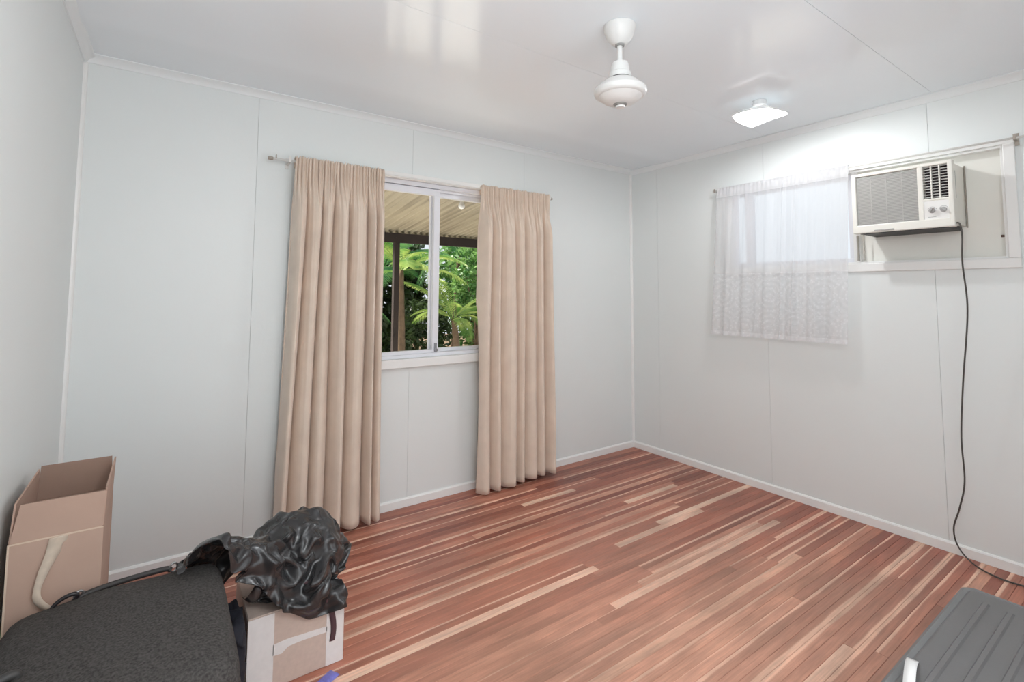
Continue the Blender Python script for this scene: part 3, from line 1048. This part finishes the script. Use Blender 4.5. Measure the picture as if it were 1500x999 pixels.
# carry handle lying along the far edge, with its end rings
bm = bmesh.new()
hp = spline([(-3.508, -1.044, 0.448), (-3.498, -1.040, 0.455), (-3.44, -1.034, 0.461), (-3.37, -1.030, 0.463), (-3.31, -1.028, 0.462), (-3.297, -1.028, 0.455)], 6)
tube(bm, hp, 0.008, 10)
o = mesh_obj('carry_handle', bm, mat('handle_rubber', srgb(52, 49, 48), 0.55), sc_, True)
o.data.transform(scp)
M_clip = mat('clip_black', srgb(30, 26, 28), 0.35)
M_ring = mat('ring_steel', srgb(160, 160, 160), 0.3, 0.9)
def ring(name, c, rx, rz, tilt, r, m):
    bm = bmesh.new()
    pts = [Vector((c[0]+rx*math.cos(a)*math.cos(tilt)-rz*math.sin(a)*math.sin(tilt)*0.0, c[1]+0.25*rz*math.cos(a), c[2]+rx*math.cos(a)*math.sin(tilt)+rz*math.sin(a))) for a in [2*PI*k/28 for k in range(29)]]
    tube(bm, pts, r, 8, False)
    o = mesh_obj(name, bm, m, sc_, True)
    o.data.transform(scp)
ring('handle_clip', (-3.540, -1.050, 0.452), 0.028, 0.014, 0.35, 0.0055, M_clip)
ring('handle_ring', (-3.510, -1.044, 0.458), 0.010, 0.013, 0.0, 0.003, M_ring)
ring('handle_clip', (-3.262, -1.030, 0.464), 0.018, 0.010, 0.2, 0.0045, M_clip)
ring('handle_ring', (-3.290, -1.030, 0.462), 0.010, 0.013, 0.0, 0.003, M_ring)
# black tube end of the pull handle at the near end
bm = bmesh.new()
tube(bm, spline([(-3.582, -1.352, 0.452), (-3.585, -1.352, 0.464), (-3.605, -1.360, 0.466), (-3.645, -1.376, 0.456)], 5), 0.010, 12)
o = mesh_obj('pull_tab', bm, mat('tab_rubber', srgb(58, 56, 55), 0.5), sc_, True)
o.data.transform(scp)

# ------------------------------------------------------------------ taped carton under the black bag
BX0, BX1, BY0, BY1, BZ = -3.082, -2.772, -1.064, -0.765, 0.243
bx = tag(empty('taped_carton', ((BX0+BX1)/2, (BY0+BY1)/2, 0.0005)), 'small pale cardboard carton with white tape under the black bag', 'cardboard box')
bxp = Matrix.Translation(-Vector(bx.location))
M_card2 = mat('pale_cardboard', srgb(204, 184, 172), 0.75, spec=0.2, var=(60, 0.05))
M_wtape = mat('white_paper_tape', srgb(232, 228, 226), 0.5, var=(50, 0.03))
def bpart(name, bs, m, bev=0.0):
    bm = bmesh.new()
    for b_ in bs:
        box(bm, *b_, bev=bev)
    o = mesh_obj(name, bm, m, bx)
    o.data.transform(bxp)
    return o
bpart('carton_body', [(BX0, BX1, BY0, BY1, 0.0005, BZ)], M_card2, 0.003)
bpart('lid_flap', [(BX0+0.002, BX1-0.002, BY0+0.001, (BY0+BY1)/2-0.001, BZ, BZ+0.004)], M_card2, 0.0012)
bpart('lid_flap', [(BX0+0.002, BX1-0.002, (BY0+BY1)/2+0.001, BY1-0.001, BZ, BZ+0.004)], M_card2, 0.0012)
tt = 0.0012
bpart('edge_tape', [(BX0+0.001, BX0+0.080, BY0-tt, BY0-0.0002, 0.002, BZ-0.001)], M_wtape)
bpart('edge_tape', [(BX1-0.060, BX1-0.001, BY0-tt, BY0-0.0002, 0.002, BZ-0.001), (BX1+0.0002, BX1+tt, BY0, BY0+0.06, 0.002, BZ-0.001)], M_wtape)
bpart('edge_tape', [(BX1-0.060, BX1-0.004, BY0+0.002, BY1-0.02, BZ+0.0042, BZ+0.0052)], M_wtape)
bm = bmesh.new()
xs = [(BX0+0.078, 0.105, 0.140), (BX0+0.105, 0.103, 0.142), (BX0+0.125, 0.118, 0.143), (BX0+0.16, 0.120, 0.141), (BX0+0.20, 0.119, 0.139), (BX0+0.252, 0.117, 0.136)]
A = [(bm.verts.new((x, BY0-tt, a)), bm.verts.new((x, BY0-tt, b_))) for x, a, b_ in xs]
B = [(bm.verts.new((x, BY0-0.0001, a)), bm.verts.new((x, BY0-0.0001, b_))) for x, a, b_ in xs]
for i in range(len(xs)-1):
    bm.faces.new((A[i][0], A[i+1][0], A[i+1][1], A[i][1]))
    bm.faces.new((B[i][0], B[i][1], B[i+1][1], B[i+1][0]))
    bm.faces.new((A[i][1], A[i+1][1], B[i+1][1], B[i][1]))
    bm.faces.new((A[i][0], B[i][0], B[i+1][0], A[i+1][0]))
o = mesh_obj('torn_tape', bm, M_wtape, bx)
o.data.transform(bxp)

# blue packet on the floor at the carton's foot
pk = tag(empty('blue_packet', (-2.84, -1.125, 0.0), 0.5), 'small blue and white packet lying at the foot of the taped carton', 'packet')
bm = bmesh.new()
n = 10
P = []
for i in range(n+1):
    row = []
    for j in range(n+1):
        u, v = -1+2*i/n, -1+2*j/n
        row.append(Vector((u*0.034, v*0.022, 0.001+0.008*(1-u**4)*(1-v**4)+0.001*math.sin(9*u+4*v))))
    P.append(row)
grid(bm, P)
mesh_obj('wrapper', bm, mat('blue_wrapper', srgb(120, 118, 196), 0.4, var=(60, 0.2)), pk, True)
bm = bmesh.new()
grid(bm, [[Vector((-0.034-0.018*i/3, (-1+2*j/4)*0.022, 0.0012+0.001*((i+j) % 2))) for j in range(5)] for i in range(4)])
mesh_obj('wrapper_end', bm, mat('white_wrapper', srgb(226, 216, 210), 0.5), pk, True)

# ------------------------------------------------------------------ grey ribbed hard-shell case on the right
RX0, RX1, RY0, RY1, RZ = -1.90, -0.985, -2.93, -2.358, 0.300
hc = tag(empty('hard_shell_case', ((RX0+RX1)/2, (RY0+RY1)/2, 0.0005)), 'grey ribbed hard shell suitcase lying flat near the power cord', 'suitcase')
hcp = Matrix.Translation(-Vector(hc.location))
M_shell = mat('grey_shell', srgb(108, 106, 106), 0.45, bump=(300, 0.25, 0.001), var=(3, 0.05))
M_shellb = mat('shell_edge_grey', srgb(122, 122, 122), 0.5, bump=(300, 0.2, 0.001))
def rr_outline(ins, rad, n=8):
    out = []
    for cx_, cy_, a0 in ((RX1-ins-rad, RY1-ins-rad, 0), (RX0+ins+rad, RY1-ins-rad, PI/2), (RX0+ins+rad, RY0+ins+rad, PI), (RX1-ins-rad, RY0+ins+rad, 1.5*PI)):
        for k in range(n+1):
            a = a0+PI/2*k/n
            out.append((cx_+rad*math.cos(a), cy_+rad*math.sin(a)))
    return out
def loft(layers, m, name, cap_top=True, cap_bot=True):
    bm = bmesh.new()
    R_ = [[bm.verts.new((x, y, z)) for x, y in rr_outline(ins, rad)] for ins, rad, z in layers]
    for a, b_ in zip(R_, R_[1:]):
        k_ = len(a)
        for k in range(k_):
            bm.faces.new((a[k], a[(k+1) % k_], b_[(k+1) % k_], b_[k]))
    if cap_bot: bm.faces.new(R_[0][::-1])
    if cap_top: bm.faces.new(R_[-1])
    o = mesh_obj(name, bm, m, hc)
    o.data.transform(hcp)
    return smooth_angle(o, 40)
loft([(0.03, 0.03, 0.0), (0.008, 0.045, 0.012), (0.0, 0.036, 0.04), (0.0, 0.036, 0.255), (0.004, 0.036, 0.275), (0.010, 0.034, 0.289), (0.020, 0.032, 0.296), (0.030, 0.032, 0.291)], M_shellb, 'shell_body')
loft([(0.031, 0.03, 0.285), (0.033, 0.028, 0.294), (0.037, 0.025, 0.2985), (0.044, 0.02, 0.300)], M_shell, 'shell_lid')
rib = bmesh.new()
hwid = 0.010
extrude_profile(rib, [(-hwid, -0.001), (hwid, -0.001), (hwid*0.55, 0.0055), (-hwid*0.55, 0.0055)], (-0.36, 0, 0), (0.36, 0, 0), (0, 1, 0))
for v in rib.verts:
    if v.co.z > 0:
        v.co.x *= 0.975
bmesh.ops.recalc_face_normals(rib, faces=rib.faces[:])
rib_me = bpy.data.meshes.new('shell_rib')
rib.to_mesh(rib_me); rib.free()
rib_me.materials.append(M_shell)
for k in range(8):
    y = -2.448-0.0585*k
    o = bpy.data.objects.new('shell_rib', rib_me)
    C.objects.link(o)
    o.parent = hc
    o.location = Vector((-1.458, y, 0.3002))-Vector(hc.location)
bm = bmesh.new()
P = []
for i in range(9):
    t = i/8
    c = Vector((-1.612-0.16*t, -2.398-0.034*t, 0.306+0.018*math.sin(PI*min(1, t*1.2))))
    P.append([c+Vector((-0.002, 0.0125, 0)), c+Vector((0.002, -0.0125, 0))])
grid(bm, P)
o = mesh_obj('luggage_label', bm, mat('label_white', srgb(236, 234, 232), 0.5), hc, True)
o.data.transform(hcp)
o['label'] = 'white paper luggage strip'
md = o.modifiers.new('thick', 'SOLIDIFY'); md.thickness = 0.0015
# ------------------------------------------------------------------ black bag, dropped and crumpled on the taped carton (settled once, then kept as a plain mesh)
def settle_cloth(name, P, colliders, frames, grow, pins=None, bend=0.6, quality=6):
    bm = bmesh.new()
    grid(bm, P)
    me = bpy.data.meshes.new(name)
    bm.to_mesh(me); bm.free()
    o = bpy.data.objects.new(name, me)
    C.objects.link(o)
    tmp = []
    for f in colliders:
        b2 = bmesh.new()
        f(b2)
        bmesh.ops.recalc_face_normals(b2, faces=b2.faces[:])
        m2 = bpy.data.meshes.new('tmpcol')
        b2.to_mesh(m2); b2.free()
        c = bpy.data.objects.new('tmpcol', m2)
        C.objects.link(c)
        cm = c.modifiers.new('c', 'COLLISION')
        c.collision.thickness_outer = 0.004
        c.collision.cloth_friction = 4
        tmp.append(c)
    md = o.modifiers.new('cloth', 'CLOTH')
    st = md.settings
    st.quality = quality
    st.mass = 0.25
    st.tension_stiffness = st.compression_stiffness = 25
    st.shear_stiffness = 12
    st.bending_stiffness = bend
    st.tension_damping = st.compression_damping = 10
    st.air_damping = 2
    st.shrink_min = st.shrink_max = -grow
    cs = md.collision_settings
    cs.use_collision = True
    cs.distance_min = 0.004
    cs.collision_quality = 2
    cs.use_self_collision = True
    cs.self_distance_min = 0.004
    md.point_cache.frame_start = 1
    md.point_cache.frame_end = frames
    S.frame_start, S.frame_end = 1, frames
    for f in range(1, frames+1):
        S.frame_set(f)
    dg = bpy.context.evaluated_depsgraph_get()
    res = bpy.data.meshes.new_from_object(o.evaluated_get(dg))
    bpy.data.objects.remove(o)
    for c in tmp:
        bpy.data.objects.remove(c)
    S.frame_set(1)
    return res
def ell(c, r):
    def f(b):
        bmesh.ops.create_icosphere(b, subdivisions=3, radius=1.0, matrix=Matrix.Translation(c) @ Matrix.Diagonal((*r, 1)))
    return f
def blk(*b_):
    return lambda b: box(b, *b_)
def sheet(x0, x1, y0, y1, nx, ny, zf):
    return [[Vector((x0+(x1-x0)*i/nx, y0+(y1-y0)*j/ny, zf(i/nx, j/ny))) for j in range(ny+1)] for i in range(nx+1)]
M_bag = mat('black_vinyl', srgb(46, 45, 46), 0.27, spec=0.7, bump=(60, 0.06, 0.002))
heap = [blk(BX0, BX1, BY0, BY1, 0.0, BZ+0.006), blk(SX0, SX1, SY0, SY1, 0.0, SZ), blk(-3.9, -2.5, -1.6, -0.4, -0.1, 0.0)]
lumps = [ell((-2.895, -0.91, 0.33), (0.140, 0.105, 0.150)), ell((-3.03, -0.95, 0.30), (0.12, 0.085, 0.13)), ell((-3.205, -1.135, 0.500), (0.045, 0.055, 0.050)),
         ell((-3.11, -1.03, 0.43), (0.10, 0.06, 0.04)), ell((-2.99, -1.01, 0.27), (0.09, 0.05, 0.05))]
def zf(u, v):
    q = Vector((u*5.6, v*3.8, 1.7))
    return 0.63+0.080*noise.noise(q)+0.035*noise.noise(q*2.3)+0.010*noise.noise(q*5)
me1 = settle_cloth('bag', [[q+Vector((0, -0.105*(1-i/64), 0)) for q in row] for i, row in enumerate(sheet(-3.262, -2.745, -1.105, -0.77, 64, 42, zf))], heap+lumps, 44, 0.22, bend=1.6, quality=5)
def zf2(u, v):
    q = Vector((u*2.6, v*2.4, 8.3))
    return 0.64+0.05*noise.noise(q)+0.03*noise.noise(q*2.1)
me2 = settle_cloth('bag_top', sheet(-3.07, -2.76, -1.03, -0.80, 27, 21, zf2), heap+[lambda b: b.from_mesh(me1)], 44, 0.14, bend=3.0, quality=5)
bag = tag(empty('black_bag', (-2.93, -0.92, BZ+0.006)), 'crumpled shiny black bag heaped on the small taped carton', 'bag')
bgp = Matrix.Translation(-Vector(bag.location))
me1.transform(bgp)
o = link('bag_cloth', me1, M_bag, bag)
me1.polygons.foreach_set('use_smooth', [True]*len(me1.polygons))
md = o.modifiers.new('thick', 'SOLIDIFY'); md.thickness = 0.002; md.offset = 0
md = o.modifiers.new('sub', 'SUBSURF'); md.levels = 1; md.render_levels = 1
me2.transform(bgp)
o = link('bag_hood', me2, M_bag, bag)
me2.polygons.foreach_set('use_smooth', [True]*len(me2.polygons))
md = o.modifiers.new('thick', 'SOLIDIFY'); md.thickness = 0.002; md.offset = 0
md = o.modifiers.new('sub', 'SUBSURF'); md.levels = 2; md.render_levels = 2
# carrying strap that hangs down the face of the carton
bm = bmesh.new()
ribbon(bm, [(-2.925, -1.02, 0.305), (-2.895, -1.062, 0.305), (-2.862, -1.082, 0.285), (-2.832, -1.078, 0.235), (-2.815, -1.074, 0.175), (-2.808, -1.071, 0.125), (-2.812, -1.069, 0.082)],
       lambda t: 0.019, lambda t: (0.95, 0.0, 0.5*(1-t)), 8)
o = mesh_obj('strap', bm, mat('purple_webbing', srgb(84, 60, 66), 0.55, bump=(500, 0.3, 0.001)), bag, True)
o.data.transform(bgp)
o['label'] = 'dark purple strap'
md = o.modifiers.new('thick', 'SOLIDIFY'); md.thickness = 0.002
# dark garment stuffed between suitcase and carton
gm = bmesh.new()
bmesh.ops.create_cube(gm, size=2.0)
bmesh.ops.subdivide_edges(gm, edges=gm.edges[:], cuts=23, use_grid_fill=True)
for v in gm.verts:
    x, y, z = v.co
    r = (abs(x)**5+abs(y)**5+abs(z)**5)**0.2
    x, y, z = x/r, y/r, z/r
    q = Vector((x*0.4, y*2.2, z*3.0))
    d = 0.010*noise.noise(q*1.6)+0.006*math.sin(9*z+4*y+3*noise.noise(q))
    v.co = (-3.121+x*0.024+d*0.6*(1 if x > 0 else -1), -1.06+y*0.115+d, max(0.001, 0.143+z*0.143+d))
g = mesh_obj('dark_garment', gm, mat('navy_cloth', srgb(30, 30, 40), 0.8, bump=(200, 0.3, 0.002)), None, True)
tag(g, 'dark navy cloth stuffed between the charcoal suitcase and the taped carton', 'garment')
# ------------------------------------------------------------------ outside: patio roof, garden, palms
M_iron = mat('weathered_corrugated_iron', srgb(150, 141, 122), 0.6, var=(2.5, 0.10))
nt2 = M_iron.node_tree
mp = nt2.nodes.new('ShaderNodeMapping'); mp.inputs['Scale'].default_value = (26, 0.5, 1)
ge = nt2.nodes.new('ShaderNodeNewGeometry'); nt2.links.new(ge.outputs['Position'], mp.inputs['Vector'])
sn = nt2.nodes.new('ShaderNodeTexNoise'); sn.inputs['Scale'].default_value = 1.0; sn.inputs['Detail'].default_value = 5
nt2.links.new(mp.outputs[0], sn.inputs['Vector'])
rm = nt2.nodes.new('ShaderNodeMapRange')
for i, v in enumerate((0.50, 0.66, 0.0, 0.55)):
    rm.inputs[i+1].default_value = v
nt2.links.new(sn.outputs['Fac'], rm.inputs[0])
mxs = nt2.nodes.new('ShaderNodeMix'); mxs.data_type = 'RGBA'
nt2.links.new(rm.outputs[0], mxs.inputs['Factor'])
old = nt2.nodes['Principled BSDF'].inputs['Base Color'].links[0].from_socket
nt2.links.new(old, mxs.inputs['A']); mxs.inputs['B'].default_value = srgb(84, 74, 60)
nt2.links.new(mxs.outputs['Result'], nt2.nodes['Principled BSDF'].inputs['Base Color'])
M_beam = mat('dark_hardwood', srgb(44, 34, 30), 0.8, var=(6, 0.2))
M_soil = mat('garden_soil', srgb(96, 78, 58), 0.95, var=(4, 0.3))
M_conc = mat('patio_concrete', srgb(226, 222, 214), 0.8, var=(3, 0.1))
GZ = -0.45
struct(boxo('patio_slab', (-5, 4.5, 0.11, 4.0, GZ-0.10, GZ), M_conc), 'pale concrete patio outside the window')
struct(boxo('garden_ground', (-8, 14, 4.0, 16, GZ-0.12, GZ-0.02), M_soil), 'shaded garden soil behind the patio')
roof = tag(empty('patio_roof', (-0.5, 1.35, GZ)), 'patio roof of weathered corrugated sheets seen through the sliding window', 'roof')
rp = Matrix.Translation(-Vector(roof.location))
RYA, RYB, RZA, RZB = 0.14, 2.62, 2.295, 1.985
def rz(y): return RZA+(RZB-RZA)*(y-RYA)/(RYB-RYA)
per, am_ = 0.076, 0.012
ns = 10
for k in range(6):
    bm = bmesh.new()
    rows = []
    x = -3.4+k*per*ns
    for i in range(ns*8+1):
        xx = x+per*i/8
        h = am_*math.sin(2*PI*xx/per)+0.0012*k
        rows.append([Vector((xx, y, rz(y)+h)) for y in (RYA, RYB)])
    grid(bm, rows)
    o = mesh_obj('roof_sheet', bm, M_iron, roof, True)
    o.data.transform(rp)
    md = o.modifiers.new('thick', 'SOLIDIFY'); md.thickness = 0.0015; md.offset = 1
for y, hgt, th in ((2.47, 0.11, 0.05), (0.16, 0.09, 0.045)):
    o = boxo('roof_beam', (-3.4, 1.1, y-th/2, y+th/2, rz(y)-am_-0.003-hgt, rz(y)-am_-0.003), M_beam, roof)
    o.data.transform(rp)
for x in (-1.175, 0.95, -3.3):
    o = boxo('roof_post', (x-0.032, x+0.032, 2.44, 2.50, GZ, rz(2.47)-am_-0.113), M_beam, roof, 0.004)
    o.data.transform(rp)
bm = bmesh.new()
lathe(bm, [(0, 0), (0.016, 0), (0.016, -0.02), (0.028, -0.045), (0.030, -0.062), (0.02, -0.08), (0, -0.086)], (0, 0, 0), 20)
bl = mesh_obj('patio_bulb', bm, M_white, None, True)
bl.location = (-1.12, 1.05, rz(1.05)-am_-0.001)
tag(bl, 'small white light bulb under the corrugated patio roof', 'light bulb')

def leaf_mat(name, col, col2):
    m = bpy.data.materials.new(name)
    m.use_nodes = True
    n, l = m.node_tree.nodes, m.node_tree.links
    b = n['Principled BSDF']
    b.inputs['Roughness'].default_value = 0.45
    t = n.new('ShaderNodeTexNoise'); t.inputs['Scale'].default_value = 3.5
    g = n.new('ShaderNodeNewGeometry')
    l.new(g.outputs['Position'], t.inputs['Vector'])
    mx = n.new('ShaderNodeMix'); mx.data_type = 'RGBA'
    mr = n.new('ShaderNodeMapRange'); mr.inputs[1].default_value = 0.35; mr.inputs[2].default_value = 0.65
    l.new(t.outputs['Fac'], mr.inputs[0]); l.new(mr.outputs[0], mx.inputs['Factor'])
    mx.inputs['A'].default_value = col; mx.inputs['B'].default_value = col2
    l.new(mx.outputs['Result'], b.inputs['Base Color'])
    tl = n.new('ShaderNodeBsdfTranslucent')
    l.new(mx.outputs['Result'], tl.inputs[0])
    ms = n.new('ShaderNodeMixShader'); ms.inputs[0].default_value = 0.35
    l.new(b.outputs[0], ms.inputs[1]); l.new(tl.outputs[0], ms.inputs[2])
    l.new(ms.outputs[0], n['Material Output'].inputs[0])
    return m
M_palm = leaf_mat('palm_leaf', srgb(96, 138, 62), srgb(170, 186, 104))
M_palm2 = leaf_mat('palm_leaf_deep', srgb(58, 112, 66), srgb(108, 156, 88))
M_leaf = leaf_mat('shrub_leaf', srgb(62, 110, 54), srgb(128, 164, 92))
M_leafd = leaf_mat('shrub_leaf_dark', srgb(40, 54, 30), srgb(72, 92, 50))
M_bark = mat('palm_bark', srgb(98, 80, 62), 0.9, bump=(30, 0.5, 0.02), var=(9, 0.25))

def frond_mesh(L, droop, seed, wid=0.30, n=34):
    rg = random.Random(seed)
    bm = bmesh.new()
    c = []
    for i in range(n+1):
        t = i/n
        c.append(Vector((L*(t-0.18*t*t*droop), 0, L*(0.55*t-0.75*droop*t*t))))
    tube(bm, c, [0.012*(1-0.8*i/n) for i in range(n+1)], 5)
    for i in range(4, n):
        t = i/n
        d = (c[i+1]-c[i]).normalized()
        ll = wid*(math.sin(PI*(0.10+0.86*t))**0.7)*rg.uniform(0.85, 1.1)
        for s in (-1, 1):
            side = (Vector((0, s, 0))+d*0.75+Vector((0, 0, -0.25+0.3*(1-t)))).normalized()
            up = side.cross(d).normalized()*s
            w_ = d*0.012
            p0, p1, p2 = c[i], c[i]+side*ll*0.5, c[i]+side*ll+Vector((0, 0, -0.18*ll))
            V_ = [bm.verts.new(q) for q in (p0-w_*0.6, p0+w_*0.6, p1+w_, p2, p1-w_)]
            bm.faces.new(V_)
    me = bpy.data.meshes.new('frond')
    bm.to_mesh(me); bm.free()
    return me
FR = [frond_mesh(1.5, 0.9, 1), frond_mesh(1.3, 1.25, 2), frond_mesh(1.6, 0.6, 3, 0.34)]
FRM = []
for f_ in FR:
    f_.materials.append(M_palm)
    g_ = f_.copy(); g_.materials.clear(); g_.materials.append(M_palm2)
    FRM.append((f_, g_))
def palm(x, y, h, nf, seed, label, sc=1.0, deep=0, lean=0.1):
    rg = random.Random(seed)
    root = tag(empty('palm', (x, y, GZ-0.03)), label, 'palm tree', 'palms beyond the patio')
    bm = bmesh.new()
    a = rg.uniform(0, 2*PI)
    pts = spline([(0, 0, 0), (lean*0.3*math.cos(a), lean*0.3*math.sin(a), h*0.5), (lean*math.cos(a), lean*math.sin(a), h)], 8)
    tube(bm, pts, [0.075-0.03*i/(len(pts)-1)+0.004*(i % 2) for i in range(len(pts))], 10)
    mesh_obj('trunk', bm, M_bark, root, True)
    top = pts[-1]
    for k in range(nf):
        o = bpy.data.objects.new('frond', FRM[rg.randrange(3)][deep])
        C.objects.link(o)
        o.parent = root
        o.location = top+Vector((0, 0, -0.05*rg.random()))
        o.rotation_euler = (rg.uniform(-0.25, 0.25), rg.uniform(-0.75, 0.45), 2*PI*(k+rg.uniform(-0.3, 0.3))/nf)
        s = sc*rg.uniform(0.8, 1.15)
        o.scale = (s, s, s)
    return root
palm(-0.15, 4.7, 2.15, 11, 5, 'bright green palm arching close behind the dark patio post', 0.9)
palm(0.75, 4.4, 1.35, 10, 9, 'low yellow green palm with broad fronds beside the window mullion', 0.75)
palm(-1.05, 5.7, 1.5, 10, 14, 'deep green palm at the side of the patio post', 0.85, 1)
palm(2.0, 6.9, 2.6, 12, 23, 'tall deep green palm behind the leafy shrubs', 1.1, 1)
palm(0.25, 7.0, 2.2, 12, 31, 'shaded palm half hidden behind the bright palms', 1.1, 1)
def leaf_cloud(rg, rx, ry, rz_, n, size):
    bm = bmesh.new()
    for _ in range(n):
        d = Vector((rg.gauss(0, 1), rg.gauss(0, 1), rg.gauss(0, 1))).normalized()*(rg.uniform(0.35, 1)**0.5)
        lump = 1+0.35*noise.noise(d*2.3+Vector((rg.seed_off, 0, 0)))
        p = Vector((d.x*rx, d.y*ry, d.z*rz_))*lump
        a = Vector((rg.uniform(-1, 1), rg.uniform(-1, 1), rg.uniform(-0.9, 0.4))).normalized()
        b_ = a.cross(Vector((rg.uniform(-1, 1), rg.uniform(-1, 1), rg.uniform(-1, 1)))).normalized()
        s = size*rg.uniform(0.6, 1.3)
        bm.faces.new([bm.verts.new(q) for q in (p-a*s, p+b_*s*0.38, p+a*s, p-b_*s*0.38)])
    return bm
def shrub(x, y, z, rx, ry, rz_, n, size, m, seed, label):
    rg = random.Random(seed)
    rg.seed_off = seed*1.7
    root = tag(empty('shrub', (x, y, GZ-0.03)), label, 'shrub', 'shrubs beyond the patio')
    f_ = mesh_obj('foliage', leaf_cloud(rg, rx, ry, rz_, n, size), m, root)
    f_.location = (0, 0, z-GZ+0.03)
    f_['kind'] = 'stuff'
    bm = bmesh.new()
    for k in range(5):
        a = 2*PI*k/5+rg.random()
        tube(bm, [(0.03*math.cos(a), 0.03*math.sin(a), 0), (0.15*rx*math.cos(a), 0.15*ry*math.sin(a), (z-GZ)*0.6), (0.5*rx*math.cos(a), 0.5*ry*math.sin(a), z-GZ+0.2*rz_)], [0.03, 0.022, 0.01], 6)
    mesh_obj('stem', bm, M_bark, root, True)
shrub(1.78, 5.45, 1.55, 0.60, 0.5, 0.75, 2400, 0.065, M_leaf, 3, 'bright leafy shrub showing at the side of the open curtain')
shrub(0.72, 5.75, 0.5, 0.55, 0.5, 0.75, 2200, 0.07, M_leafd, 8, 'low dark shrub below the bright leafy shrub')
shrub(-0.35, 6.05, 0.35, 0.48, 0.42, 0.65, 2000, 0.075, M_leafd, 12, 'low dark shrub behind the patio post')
shrub(3.55, 8.7, 1.6, 1.15, 0.8, 1.7, 3000, 0.12, M_leaf, 17, 'big loose shrub at the back of the garden behind the leafy shrub')
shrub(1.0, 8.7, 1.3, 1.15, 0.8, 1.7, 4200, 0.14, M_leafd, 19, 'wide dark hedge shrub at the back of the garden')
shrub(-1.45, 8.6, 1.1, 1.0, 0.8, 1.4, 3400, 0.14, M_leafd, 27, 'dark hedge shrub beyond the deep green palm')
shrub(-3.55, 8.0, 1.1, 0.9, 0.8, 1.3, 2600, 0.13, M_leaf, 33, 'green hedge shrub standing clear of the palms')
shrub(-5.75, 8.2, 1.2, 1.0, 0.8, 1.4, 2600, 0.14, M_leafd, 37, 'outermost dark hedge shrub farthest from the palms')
